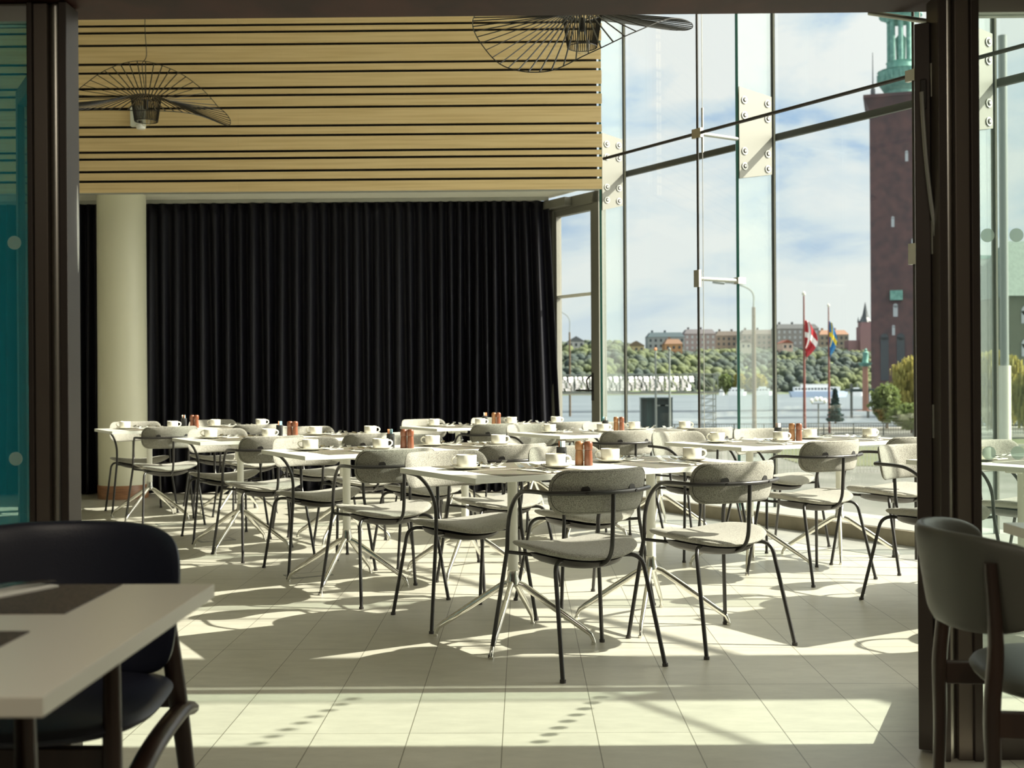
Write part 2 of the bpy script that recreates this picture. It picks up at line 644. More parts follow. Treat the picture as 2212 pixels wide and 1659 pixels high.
tag(MB().box((2.9, 0.05, 1.6), (.1, 6.5, 3.2)).build('wall_right', M['darkwall'], smooth=False), kind='structure')
tag(MB().box((-2.6, -3.25, 1.6), (11, .1, 3.2)).build('wall_front', M['darkwall'], smooth=False), kind='structure')
c = MB().box((-2.6, 0.1, 2.75), (11, 6.5, .1))
tag(c.build('ceiling_front', M['darkwall'], smooth=False), kind='structure')

# slatted wood wall above the curtain
gap_px = [54.9, 69.9, 97, 137.7, 156.7, 190.5, 206.8, 233.6, 273.4, 293.9, 327.9, 343, 370.1, 390.9]
gz = [CAM_H + (827 - y) * PY / FPX for y in gap_px]
gz += [gz[0] + .14, gz[0] + .21, gz[0] + .40, gz[0] + .53, gz[0] + .68, gz[0] + .8, gz[0] + .98]
gz = sorted(gz)
edges = [2.880] + gz + [ROOM_H]
sl = MB()
XR = 0.738
for i in range(len(edges) - 1):
    a, b = edges[i] + (.012 if i else 0), edges[i + 1] - .012
    # boards in lengths, with thin joints
    xs = [-8, -5.2 - .3 * (i % 3), -2.6 + .4 * (i % 2), XR + random.uniform(-.006, .006)]
    for j in range(len(xs) - 1):
        sl.box(((xs[j] + xs[j + 1]) / 2, PY - .01, (a + b) / 2), (xs[j + 1] - xs[j] - .0012, .02, b - a))
w = tag(sl.build('wall_upper', M['slat'], smooth=False), 'birch boards of uneven heights with dark gaps between them', kind='structure')
MB().box(((-8 + XR - .045) / 2, PY + .05, (2.89 + ROOM_H) / 2), (8 + XR - .045, .06, ROOM_H - 2.89)).build('backing', M['dark'], w, smooth=False)
MB().box(((-8 + XR - .03) / 2, PY - .005, 2.874), (8 + XR - .03, .03, .012)).build('edge_rail', M['mull_alu'], w, smooth=False)

# round column with a wooden skirting, and its twin by the glass wall that throws a broad shadow
def column(x, y, top, name, lab):
    o = MB().lathe([(.233, 0), (.233, top)], n=48, cap0=False).build(name, M['column'], loc=(x, y, 0))
    MB().lathe([(.240, 0.001), (.240, .128), (.236, .134), (.234, .134)], n=48, cap0=False, cap1=False).build('skirting', M['skirt'], o)
    return tag(o, lab, kind='structure')


column(-3.95, 11.56, zs, 'column', 'round cream column in front of the curtain')
column(4.75, 4.625, ROOM_H, 'column', 'round cream column near the glass wall')

# curtain
def curtain(x0, x1, name, lab, flare=0.0):
    n = int((x1 - x0) / .0085)
    rows = 24
    rnd = random.Random(3)
    ph, phs = 0.0, []
    for i in range(n + 1):
        ph += 2 * PI * .0085 / (.118 + .022 * math.sin(i * .013) + .012 * math.sin(i * .041))
        phs.append(ph)
    vs, fs = [], []
    for r in range(rows + 1):
        z = 2.945 - (2.945 - .012) * r / rows
        k = r / rows
        for i in range(n + 1):
            x = x0 + (x1 - x0) * i / n
            t = i / n
            a = (.030 + .030 * k) * (1 + .25 * math.sin(i * .021 + 1.3))
            y = 11.90 + a * math.sin(phs[i] + .5 * k * math.sin(i * .03)) + .012 * math.sin(i * .11 + 3 * k)
            xx = x + .018 * k * math.sin(phs[i] * .5) + flare * k * max(0, (t - .9) / .1) ** 1.5
            vs.append((xx, y, z))
    for r in range(rows):
        for i in range(n):
            a = r * (n + 1) + i
            fs.append((a, a + 1, a + n + 2, a + n + 1))
    root = MB().add(vs, fs).build(name, M['curtain'], angle=80)
    md = root.modifiers.new('cloth', 'SOLIDIFY')
    md.thickness = .003
    MB().box(((x0 + x1) / 2, 11.9, 2.965), (x1 - x0, .03, .035)).build('curtain_track', M['mull_alu'], root, smooth=False)
    tag(root, lab, 'curtain')
    return root


curtain(-7.9, .27, 'curtain', 'long black pleated curtain hanging across the whole back wall', .12)

# motion sensor on the slatted wall
sp = at(300, 250, PY - .04)
s = MB().box((0, 0, 0), (.135, .05, .19)).build('motion_sensor', M['sensor'], loc=(sp.x, PY - .045, sp.z), bevel=.006)
MB().lathe([(.038, -.03), (.045, 0), (.03, .02)], c=(.03, -.015, -.09), n=20).build('sensor_dome', M['paper'], s)
MB().box((.03, -.026, -.055), (.03, .004, .02)).build('sensor_lens', M['plastic'], s, smooth=False)
tag(s, 'small white motion sensor box fixed to the slatted wood wall', 'sensor')

# ------------------------------------------------------------------ glass wall
FZ = 3.06       # height of the horizontal glass joint
GB = 0.10       # ledge height
TOP = ROOM_H
kn = 0
bays = [(-4.6, -3.05), (-3.05, -1.93), (-1.93, 0), (0, 2.0), (2.0, 4.0), (4.0, 6.0), (6.0, 7.3)]
for (a, b) in bays:
    if a < -4:
        continue
    kn += 1
    g = MB()
    if a == -3.05:
        m0 = MB()
                # above the corner door
        p0, p1 = fac(a, 0, (2.95 + TOP) / 2), fac(b, 0, (2.95 + TOP) / 2)
        m0.beam(p0, p1, .016, TOP - 2.95)
        p0, p1 = fac(-2.24, 0, (GB + 2.95) / 2), fac(b, 0, (GB + 2.95) / 2)
        m0.beam(p0, p1, .016, 2.95 - GB)
        tag(m0.build('window_%d' % kn, M['glass'], smooth=False), 'narrow glass pane around the corner door', kind='structure')
        continue
    p0, p1 = fac(a + .008, 0, (GB + FZ - .01) / 2), fac(b - .008, 0, (GB + FZ - .01) / 2)
    g.beam(p0, p1, .016, FZ - .02 - GB)
    p0, p1 = fac(a + .008, 0, (FZ + .01 + TOP) / 2), fac(b - .008, 0, (FZ + .01 + TOP) / 2)
    g.beam(p0, p1, .016, TOP - FZ - .02)
    tag(g.build('window_%d' % kn, M['glass'], smooth=False), 'tall frameless pane of the glass wall', kind='structure')
tn = 0


def trim(mb, m, lab, smooth=False, bevel=0):
    global tn
    tn += 1
    return tag(mb.build('trim_%d' % tn, m, smooth=smooth, bevel=bevel), lab, kind='structure')


# horizontal joint outside the panes
trim(MB().beam(fac(-3.05, -.01, FZ), fac(7.3, -.01, FZ), .03, .052), M['mullion'], 'dark horizontal joint of the glass wall')
# vertical joints and fins with splice plates
for k, s0 in enumerate((-1.93, 0.0, 2.0, 4.0, 6.0)):
    dep = .275 if k == 0 else .385
    j = MB().beam(fac(s0, .0, GB), fac(s0, .0, TOP), .03, .03)
    t0 = trim(j, M['mullion'], 'dark vertical joint of the glass wall')
    MB().beam(fac(s0 + .024, .012, GB), fac(s0 + .024, .012, TOP), .012, .012).build('joint_strip', M['mull_alu'], t0, smooth=False)
    fin = trim(MB().beam(fac(s0, .03, (GB + TOP) / 2), fac(s0, dep, (GB + TOP) / 2), .019, TOP - GB), M['fin_glass'], 'clear glass fin standing behind a joint')
    MB().beam(fac(s0, dep + .007, GB), fac(s0, dep + .007, TOP), .021, .014).build('fin_edge', M['fin_edge'], fin, smooth=False)
    for side in (-1, 1):
        pl = MB()
        a, b = fac(s0 + side * .016, .035, 0), fac(s0 + side * .016, dep, 0)
        o = FU * .004
        vs = []
        for dx in (-1, 1):
            for (p, z) in ((a, 2.76), (b, 2.70), (b, 3.42), (a, 3.38)):
                vs.append((p.x + o.x * dx, p.y + o.y * dx, z))
        pl.add(vs, [(0, 1, 2, 3), (7, 6, 5, 4), (0, 4, 5, 1), (1, 5, 6, 2), (2, 6, 7, 3), (3, 7, 4, 0)])
        sp = pl.build('splice_plate', M['plate'], fin, smooth=False)
        bt = MB()
        for n_ in (.08, dep - .055):
            for z in (2.80, 2.92, 3.20, 3.32):
                c = fac(s0 + side * .02, n_, z)
                bt.cyl(c, c + FU * side * .006, .030, 20)
                bt.cyl(c + FU * side * .006, c + FU * side * .008, .019, 16, mi=1)
                bt.cyl(c + FU * side * .008, c + FU * side * .013, .010, 12)
        bt.build('bolt', [M['mull_alu'], M['rod']], sp)['kind'] = 'stuff'
    # rod mast in front of the fin, with struts back to the fin
    if s0 > -1.5 and s0 < 5:
        q = fac(s0, .80, 0)
        r = MB().cyl((q.x, q.y, 0), (q.x, q.y, TOP), .0095, 10)
        rod = trim(r, M['rod'], 'thin vertical tension rod in front of a glass fin', smooth=True)
        MB().cyl((q.x + .035, q.y - .02, 0), (q.x + .035, q.y - .02, TOP), .003, 8).build('cable', M['steel'], rod)
        MB().box((q.x, q.y, FZ - .05), (.10, .03, .07), rz=math.atan2(FU.y, FU.x)).build('clamp', M['steel'], rod, smooth=False)
        MB().box((q.x - .004, q.y, 1.90), (.06, .03, .13), rz=math.atan2(FU.y, FU.x)).build('clamp', M['steel'], rod, smooth=False)
        MB().cyl((q.x + .035, q.y - .02, FZ - .20), (q.x + .035, q.y - .02, FZ + .14), .009, 10).build('turnbuckle', M['steel'], rod)
        for z in (FZ - .05, 1.90):
            MB().cyl(fac(s0, .80, z), fac(s0, .385, z), .016, 12).build('strut', M['mull_alu'], rod)
        MB().box(fac(s0, .37, 1.90), (.05, .08, .05), rz=math.atan2(FU.y, FU.x)).build('fin_bracket', M['steel'], rod, smooth=False)
# long rod through the clamps
trim(MB().cyl(fac(-1.19, .80, FZ - .05), fac(6.6, .80, FZ - .05), .013, 10), M['rod'], 'long dark horizontal rod along the glass wall', smooth=True)
# curb, ledge and dark floor strip
cb = MB()
for (n0, n1, z0, z1) in ((-.20, .35, 0.0, GB),):
    v = [fac(-3.2, n0, z0), fac(6.95, n0, z0), fac(6.95, n1, z0), fac(-3.2, n1, z0), fac(-3.2, n0, z1), fac(6.95, n0, z1), fac(6.95, n1, z1), fac(-3.2, n1, z1)]
    cb.add(v, [(0, 3, 2, 1), (4, 5, 6, 7), (0, 1, 5, 4), (1, 2, 6, 5), (2, 3, 7, 6), (3, 0, 4, 7)])
t0 = trim(cb, M['curb'], 'low stone curb along the foot of the glass wall')
lg = MB()
v = [fac(-3.2, -.20, GB), fac(6.95, -.20, GB), fac(6.95, .33, GB), fac(-3.2, .33, GB)]
v += [Vector((p.x, p.y, GB + .004)) for p in v]
lg.add(v, [(0, 3, 2, 1), (4, 5, 6, 7), (0, 1, 5, 4), (1, 2, 6, 5), (2, 3, 7, 6), (3, 0, 4, 7)])
lg.build('ledge', M['ledge'], t0, smooth=False)
stp = MB()
v = []
for i in range(21):
    s_ = -3.2 + 10.15 * i / 20
    v += [fac(s_, .35, .002), fac(s_, .80 + .05 * math.sin(i * .17), .002)]
stp.add(v, [(2 * i, 2 * i + 1, 2 * i + 3, 2 * i + 2) for i in range(20)])
trim(stp, M['strip'], 'dark stone strip in the floor along the curb')

# corner door in the glass wall
d = MB()
da, db = -3.10, -2.24
for s_ in (da + .045, db - .045):
    d.beam(fac(s_, 0, 1.52), fac(s_ + .001, 0, 1.52), .07, 2.84)
door = empty('door_3')
tag(door, 'glazed corner door beside the curtain', kind='structure')


def fbar(s0, s1, z0, z1, th, m, par, name, n=0.0, bevel=0):
    o = MB().beam(fac(s0, n, (z0 + z1) / 2), fac(s1, n, (z0 + z1) / 2), th, z1 - z0).build(name, m, par, smooth=False, bevel=bevel)
    return o


fbar(da, da + .08, GB, 2.95, .09, M['doorframe'], door, 'jamb', .03)
fbar(db - .09, db, GB, 2.95, .09, M['doorframe'], door, 'jamb', .03)
fbar(da, db, 2.84, 2.95, .09, M['doorframe'], door, 'head', .03)
lf = fbar(da + .08, db - .09, 2.78, 2.84, .06, M['doorframe'], door, 'leaf_frame', .03)
fbar(da + .08, da + .13, GB, 2.78, .06, M['doorframe'], lf, 'stile', .03)
fbar(db - .15, db - .09, GB, 2.78, .06, M['doorframe'], lf, 'stile', .03)
fbar(da + .13, db - .15, 1.955, 1.985, .04, M['white_paint'], lf, 'glazing_bar', .03)
fbar(da + .13, db - .15, GB, GB + .12, .06, M['doorframe'], lf, 'bottom_rail', .03)
fbar(da + .13, db - .15, GB + .12, 2.78, .012, M['glass'], door, 'pane', .03)
fbar(da - .02, da + .42, 2.86, 2.94, .08, M['doorframe'], door, 'door_closer', .12)
hd = MB().cyl(fac(db - .12, .06, 1.03), fac(db - .12, .12, 1.03), .008).cyl(fac(db - .12, .12, 1.03), fac(db - .32, .12, 1.03), .008)
hd.beam(fac(db - .12, .066, .93), fac(db - .12, .066, 1.20), .03, .008)
hd.sweep(catmull([fac(db - .12, .07, 1.18), fac(db - .13, .13, 1.13), fac(db - .12, .12, 1.03)]), .008, 8)
hd.build('door_handle', M['rod'], door)

# ------------------------------------------------------------------ partition between the rooms
t0 = trim(MB().box((-2.55, YP + .06, (2.267 + 2.75) / 2), (11.1, .26, 2.75 - 2.267)), M['lintel'], 'dark brown beam over the opening', bevel=.004)
tag(MB().box((-1.2, YP + .12, (2.72 + ROOM_H) / 2), (13.6, .12, ROOM_H - 2.72)).build('wall_partition', M['wallp'], smooth=False), kind='structure')
tag(MB().box(((2.55 + fx(3.6) - .05) / 2, YP + .06, 1.37), (fx(3.6) - .05 - 2.55, .24, 2.74)).build('wall_partition_right', M['wallp'], smooth=False), kind='structure')


def vpost(x0, x1, y0, y1, z1, m, par=None, name=None, bevel=.003):
    o = MB().box(((x0 + x1) / 2, (y0 + y1) / 2, z1 / 2), (x1 - x0, y1 - y0, z1))
    if par is None:
        return trim(o, m, name, bevel=bevel)
    return o.build(name, m, par, smooth=False, bevel=bevel)


ZT = 2.262
# left post group
lp = vpost(-1.450, -1.408, YP, YP + .10, ZT, M['frame2'], name='bronze post left of the opening')
vpost(-1.466, -1.450, YP - .01, YP + .08, ZT, M['frame'], lp, 'glazing_bead')
MB().cyl((-1.390, YP + .03, 0), (-1.390, YP + .03, ZT), .019, 28).build('round_post', M['steel'], lp)
vpost(-1.371, -1.347, YP - .01, YP + .09, ZT, M['frame'], lp, 'door_jamb')
# right post group
rp = vpost(1.279, 1.322, YP, YP + .10, ZT, M['frame2'], name='bronze post right of the opening')
vpost(1.322, 1.347, YP - .012, YP + .08, ZT, M['frame'], rp, 'glazing_bead')
MB().cyl((1.266, YP + .03, 0), (1.266, YP + .03, ZT), .0145, 28).build('round_post', M['steel'], rp)
vpost(1.226, 1.252, YP - .012, YP + .09, ZT, M['frame'], rp, 'door_jamb')
# glazing of the partition
dots_z = (0.905, 1.553)


def pane(name, x0, x1, m, dx, zs_):
    g = MB().box(((x0 + x1) / 2, YP + .04, (2.21 + .08) / 2), (x1 - x0, .012, 2.13))
    o = tag(g.build(name, m, smooth=False), 'partition pane with rows of frosted dots', kind='structure')
    dm = MB()
    x = dx
    while x < x1 - .03:
        if x > x0 + .02:
            for z in zs_:
                dm.cyl((x, YP + .0315, z), (x, YP + .0338, z), .0205, 24)
        x += .0855
    dm.build('frosted_dots', M['dot'], o)
    MB().box(((x0 + x1) / 2, YP + .04, .04), (x1 - x0, .07, .08)).build('bottom_rail', M['frame'], o, smooth=False)
    MB().box(((x0 + x1) / 2, YP + .04, (2.21 + ZT) / 2), (x1 - x0, .06, ZT - 2.21)).build('head_rail', M['mull_alu'], o, smooth=False)
    return o


pane('window_11', 1.347, 2.55, M['int_glass'], 1.385, dots_z)
pane('window_10', -2.75, -1.466, M['teal_glass'], -2.72 + .0, dots_z)
vpost(-2.83, -2.75, YP, YP + .10, ZT, M['frame2'], name='bronze post at the left glass')
tag(MB().box((-5.4, YP + .05, 1.37), (5.1, .1, 2.74)).build('wall_partition_left', M['wallp'], smooth=False), kind='structure')


# folded glass leaves standing open beyond the opening
def leaf(name, hx, hy, ang, lab, m_glass, width=.86, w2=.044):
    root = empty(name, (hx, hy, 0), ang)
    tag(root, lab, kind='structure')
    zt, zb = 2.195, .012
    fr = MB()
    fr.box((.025, 0, (zt + zb) / 2), (.05, w2, zt - zb))
    fr.box((width - .025, 0, (zt + zb) / 2), (.05, w2, zt - zb))
    fr.box((width / 2, 0, zt - .03), (width - .1, w2, .06))
    fr.box((width / 2, 0, zb + .05), (width - .1, w2, .10))
    fo = fr.build('leaf_frame', M['frame2'] if w2 < .04 else M['frame'], root, smooth=False, bevel=.003)
    MB().box((width / 2, 0, (zt + zb) / 2), (width - .1, .012, zt - zb - .16)).build('pane', m_glass, root, smooth=False)
    dm = MB()
    for z in dots_z:
        for i in range(10):
            x = .065 + .02 + i * .08
            if x < width - .06:
                dm.cyl((x, -.009, z), (x, -.0065, z), .0205, 20)
    dm.build('frosted_dots', M['dot'], root)
    return root


rl = leaf('door_1', 1.203, YP + .06, math.radians(66.5), 'open glass door leaf seen edge-on at right', M['int_glass'])
# closer arm, lock plates on the near stile
arm = MB().sweep(catmull([(-.010, 0, 1.985), (-.018, -.004, 1.90), (-.020, -.012, 1.78), (-.018, -.024, 1.66), (-.014, -.038, 1.55), (-.010, -.046, 1.45)]), .0065, 8)
arm.build('closer_arm', M['mull_alu'], rl)
MB().box((-.004, -.004, 1.98), (.010, .018, .09)).build('latch_plate', M['rod'], rl, smooth=False, bevel=.003)
for z in (2.02, 1.55, 1.0):
    MB().cyl((.0, -.030, z - .05), (.0, -.030, z + .05), .008, 10).build('hinge', M['steel'], rl)
ll = leaf('door_2', -1.385, YP + .06, math.radians(121), 'open glass door leaf folded back at left', M['int_glass'], w2=.036)
MB().box((.02, -.024, 1.1), (.035, .012, 2.16)).build('edge_seal', M['mull_alu'], ll, smooth=False)
for z in (2.02, 1.93, 1.84, .96, .90, .84):
    MB().box((.0, -.021, z), (.02, .008, .06)).build('hinge', M['doorframe'], ll, smooth=False)
MB().sweep(catmull([(.0, -.022, 1.84), (-.006, -.034, 1.70), (-.004, -.036, 1.52), (.0, -.028, 1.38), (0, -.022, 1.3)]), .008, 8).build('closer_arm', M['steel'], ll)
# slim restrictor bar under the beam
a0, b0 = at(1880, 30, 3.75), at(2012, 50, 3.62)
trim(MB().cyl(a0, b0, .008, 10), M['mull_alu'], 'slim bar under the beam by the open leaf', smooth=True)

# ------------------------------------------------------------------ chair (grey melange pad and seat on a black tube frame)
def rrect(a, b, r, n=8, taper=0.0):
    pts = []
    for (sx, sy, a0) in ((1, 1, 0), (-1, 1, 90), (-1, -1, 180), (1, -1, 270)):
        rr = r if sy > 0 else r * 1.12
        for k in range(n + 1):
            t = math.radians(a0 + 90 * k / n)
            x = sx * (a - rr) + rr * math.cos(t)
            y = sy * (b - rr) + rr * math.sin(t)
            pts.append((x * (1 - taper * (b - y) / (2 * b)), y))
    # add points along the long sides
    out = []
    for i, p in enumerate(pts):
        q = pts[(i + 1) % len(pts)]
        out.append(p)
        L = math.hypot(q[0] - p[0], q[1] - p[1])
        m = int(L / .03)
        for k in range(1, m):
            out.append((p[0] + (q[0] - p[0]) * k / m, p[1] + (q[1] - p[1]) * k / m))
    return out


RA = 0.335         # radius of the backrest bend


def make_chair():
    root = empty('dining_armchair')
    # seat
    def seat_fn(a, b, h):
        y = b + .035
        z = .447 + .036 * (abs(a) / .245) ** 2.0 + .006 * (b / .23)
        if b > .10:
            z -= .9 * (b - .10) ** 2
        return (a, y, z + h)
    ol = []
    for k in range(56):
        t = 2 * PI * k / 56
        c_, s_ = math.cos(t), math.sin(t)
        ol.append((.247 * math.copysign(abs(c_) ** .86, c_), (.232 if s_ > 0 else .225) * math.copysign(abs(s_) ** .86, s_)))
    MB().cushion(ol, .0205, seat_fn).build('seat', M['fabric'], root, angle=60)
    # under-seat shell
    def shell_fn(a, b, h):
        y = b + .02
        z = .421 + .036 * (abs(a) / .245) ** 2.0 - .9 * max(0, b - .10) ** 2
        return (a, y, z + h)
    ol2 = [(x * .74, y * .80) for x, y in ol]
    MB().cushion(ol2, .004, shell_fn, rho=(.3, .6, .8, .92, 1.0), p=4, flatback=9.0).build('seat_shell', M['plastic'], root, angle=60)
    # backrest
    yb = -.205
    def back_fn(a, b, h):
        ang = a / RA
        r = RA + h
        x = math.sin(ang) * r
        y = yb + (RA - math.cos(ang) * r)
        tilt = -.20 * b
        return (x, y + tilt, .700 + b * .985)
    bo = rrect(.245, .088, .064)
    bk = MB().cushion(bo, .016, back_fn).build('backrest', M['fabric'], root, angle=60)
    n_ = len(bo)
    MB().sweep([back_fn(x * .945, y * .90, .0165 * math.sqrt(1 - .93 ** 5)) for x, y in bo], .0012, 5, closed=True).build('seam', M['seam'], bk)
    for sx in (-1, 1):
        mt = MB()
        ang = sx * .105 / RA
        p0 = Vector((math.sin(ang) * (RA + .008), yb + RA - math.cos(ang) * (RA + .008), .7085))
        p1 = Vector((math.sin(ang) * (RA + .0195), yb + RA - math.cos(ang) * (RA + .0195), .7085))
        p2 = Vector((math.sin(ang) * (RA + .042), yb + RA - math.cos(ang) * (RA + .042), .699))
        mt.cyl(p0, p1, .0185, 18)
        mt.cyl(p1 - Vector((0, 0, .009)), p2, .0055, 8)
        mt.build('back_mount', M['black_tube'], bk)
    # arm rail: both arms and the bow behind the back in one tube
    RR = RA + .030
    arc = []
    for k in range(-12, 13):
        ang = k / 12 * .70
        arc.append((math.sin(ang) * RR, yb + RA - math.cos(ang) * RR, .699))
    rt = .0088
    lf_ = [(-.275, .245, .004), (-.224, .196, .44), (-.222, .180, .575), (-.233, .10, .672), (-.243, .005, .697)]
    left_top = catmull([(-.224, .196, .44), (-.222, .186, .56), (-.229, .135, .640), (-.239, .060, .686), (-.2455, -.015, .698), arc[0]], 5)
    right_top = [Vector((-p.x, p.y, p.z)) for p in left_top][::-1]
    MB().sweep(left_top[:-1] + [Vector(a) for a in arc] + right_top[1:], rt, 10).build('arm_rail', M['black_tube'], root, angle=60)
    # central strut from the bow down and under the seat
    yr = yb - .030
    MB().sweep(fillet([(0, yr, .692), (0, yr + .012, .445), (0, yr + .10, .398), (0, -.04, .402)], (.07, .06)), rt, 10).build('back_strut', M['black_tube'], root, angle=60)
    # legs
    for sx in (-1, 1):
        g = MB().sweep([(sx * .275, .245, .006), (sx * .224, .196, .44)], rt, 10)
        g.sweep([(sx * .229, .201, .435), (sx * .08, .06, .418)], .0075, 8)
        l = g.build('leg', M['black_tube'], root, angle=60)
        MB().cyl((sx * .2755, .2455, 0), (sx * .2745, .2445, .012), .0118, 12).build('glide', M['plastic'], l)
        g = MB().sweep(fillet([(sx * .24, -.24, .006), (sx * .2055, -.1355, .434), (sx * .07, -.035, .424)], .055), rt, 10)
        l = g.build('leg', M['black_tube'], root, angle=60)
        MB().cyl((sx * .2405, -.2405, 0), (sx * .2395, -.2395, .012), .0118, 12).build('glide', M['plastic'], l)
    return root


# ------------------------------------------------------------------ table for two (white top, white post, polished four-star base)
def make_table():
    root = empty('cafe_table')
    MB().box((0, 0, .734), (.748, .70, .022)).build('table_top', M['white_lam'], root, smooth=False, bevel=.0012)
    mb = MB().lathe([(.022, .30), (.022, .715)], n=24)
    po = mb.build('post', M['white_paint'], root)
    MB().box((0, 0, .7165), (.22, .11, .013)).box((0, 0, .703), (.12, .07, .016)).cyl((-.062, -.04, .700), (-.062, .04, .700), .012, 12).cyl((.062, -.04, .700), (.062, .04, .700), .012, 12).build('mounting_plate', M['white_paint'], root, bevel=.002)
    MB().lathe([(.022, .235), (.030, .245), (.029, .262), (.0245, .275), (.0245, .305), (.022, .308)], n=24).build('hub', M['alu'], root)
    for k in range(4):
        a = PI / 4 + k * PI / 2
        cx_, sy_ = math.cos(a), math.sin(a)
        P = [(.012, .252), (.05, .238), (.18, .152), (.315, .062), (.342, .042), (.352, .022), (.356, .008)]
        R_ = [.0135, .0145, .0155, .0125, .0105, .009, .0085]
        l = MB().sweep([(r * cx_, r * sy_, z) for r, z in P], R_, 12, flat=.8).build('leg', M['alu'], root, angle=60)
        MB().cyl((.356 * cx_, .356 * sy_, 0), (.356 * cx_, .356 * sy_, .010), .0108, 12).build('glide', M['alu'], l)
    return root


# ------------------------------------------------------------------ tableware
def make_cup():
    mb = MB().lathe([(.030, 0), (.037, .0015), (.0425, .008), (.0435, .020), (.0442, .057), (.0432, .0577), (.0420, .0565), (.0412, .022), (.036, .010), (0.001, .006)], n=28, cap1=False)
    o = mb.build('coffee_cup', M['ceramic'], angle=60)
    MB().sweep(catmull([(.0410, 0, .047), (.055, 0, .0475), (.066, 0, .038), (.064, 0, .024), (.052, 0, .015), (.0385, 0, .013)], 5), .0042, 8, flat=1.3).build('handle', M['ceramic'], o)
    return o


def make_saucer():
    return MB().lathe([(.034, 0), (.036, .002), (.055, .006), (.0715, .0135), (.072, .0150), (.070, .0150), (.054, .0085), (.030, .0045), (.001, .004)], n=32, cap1=False).build('saucer', M['ceramic'], angle=50)


def make_fork():
    mb = MB()
    pr = [(-.095, .0085, .0035), (-.05, .007, .006), (0, .0045, .009), (.035, .0028, .007), (.05, .005, .004), (.062, .0105, .004), (.074, .0122, .007)]
    vs = []
    for (y, w, z) in pr:
        vs += [(-w, y, z), (w, y, z), (w, y, z + .0018), (-w, y, z + .0018)]
    fs = [(0, 1, 2, 3)[::-1]]
    n = len(pr)
    for i in range(n - 1):
        a, b = 4 * i, 4 * i + 4
        for k in range(4):
            l = (k + 1) % 4
            fs.append((a + k, a + l, b + l, b + k))
    fs.append(tuple(4 * (n - 1) + k for k in range(4)))
    mb.add(vs, fs)
    for x in (-.0105, -.0035, .0035, .0105):
        mb.beam((x, .073, .0078), (x, .095, .0165), .003, .0018)
        mb.beam((x, .095, .0165), (x, .112, .0285), .0024, .0015)
    return mb.build('fork', M['cutlery'], angle=40)


def make_spoon(name='table_spoon', s=1.0):
    mb = MB()
    pr = [(-.095, .008), (-.05, .0065), (0, .004), (.045, .003), (.055, .004)]
    vs = []
    for i, (y, w) in enumerate(pr):
        z = (.0035, .006, .009, .008, .0065)[i]
        vs += [(-w, y, z), (w, y, z), (w, y, z + .0018), (-w, y, z + .0018)]
    fs = [(0, 1, 2, 3)[::-1]]
    for i in range(len(pr) - 1):
        a, b = 4 * i, 4 * i + 4
        for k in range(4):
            l = (k + 1) % 4
            fs.append((a + k, a + l, b + l, b + k))
    fs.append(tuple(16 + k for k in range(4)))
    mb.add(vs, fs)
    def bowl(a, b, h):
        q = (a / .019) ** 2 + (b / .031) ** 2
        return (a, .082 + b, .0050 + .011 * q * (.35 + .65 * (b + .031) / .062) + h + .006 * (b + .03) / .06)
    ol = [(.019 * math.cos(2 * PI * k / 24), .031 * math.sin(2 * PI * k / 24)) for k in range(24)]
    mb.cushion(ol, .0008, bowl, rho=(.3, .6, .85, 1.0), p=8)
    mb.v = [(x * s, y * s, z * s) for x, y, z in mb.v]
    return mb.build(name, M['cutlery'], angle=60)


def make_knife():
    mb = MB()
    pr = [(-.105, .006, .004), (-.05, .0055, .006), (.0, .004, .006), (.012, .0085, .003), (.07, .0095, .0022), (.105, .0025, .002)]
    vs = []
    for (y, w, h) in pr:
        vs += [(-w * .6, y, .002), (w, y, .002), (w, y, .002 + h), (-w * .6, y, .002 + h)]
    fs = [(0, 1, 2, 3)[::-1]]
    for i in range(len(pr) - 1):
        a, b = 4 * i, 4 * i + 4
        for k in range(4):
            l = (k + 1) % 4
            fs.append((a + k, a + l, b + l, b + k))
    fs.append(tuple(20 + k for k in range(4)))
    mb.add(vs, fs)
    return mb.build('table_knife', M['cutlery'], smooth=False)


def make_napkin():
    mb = MB()
    for z in (0.0007, .0026):
        mb.box((0, 0, z), (.088, .20, .0014), rz=.015 if z > .001 else 0)
    return mb.build('folded_napkin', M['napkin'], smooth=False)


def make_mat():
    return MB().box((0, 0, .0008), (.45, .318, .0016)).build('placemat', M['mat'], smooth=False)


def make_mill(m, name):
    o = MB().lathe([(.0185, 0), (.0198, .002), (.0180, .044), (.0168, .067), (.0168, .0690)], n=24).build(name, m, angle=40)
    MB().lathe([(.0165, .0700), (.0190, .073), (.0195, .096), (.0185, .103), (.0150, .108), (.001, .110)], n=24, cap1=False).build('turning_head', m, o, angle=40)
    return o


def make_holder():
    mb = MB().lathe([(.0005, .003), (.0215, .003), (.022, .082), (.0235, .082), (.0232, 0)], n=24, cap0=False, cap1=True)
    return mb.build('packet_holder', M['holder'], angle=40)


def make_packet(m):
    return MB().box((0, 0, .054), (.018, .003, .100)).build('sugar_packet', m, smooth=False)


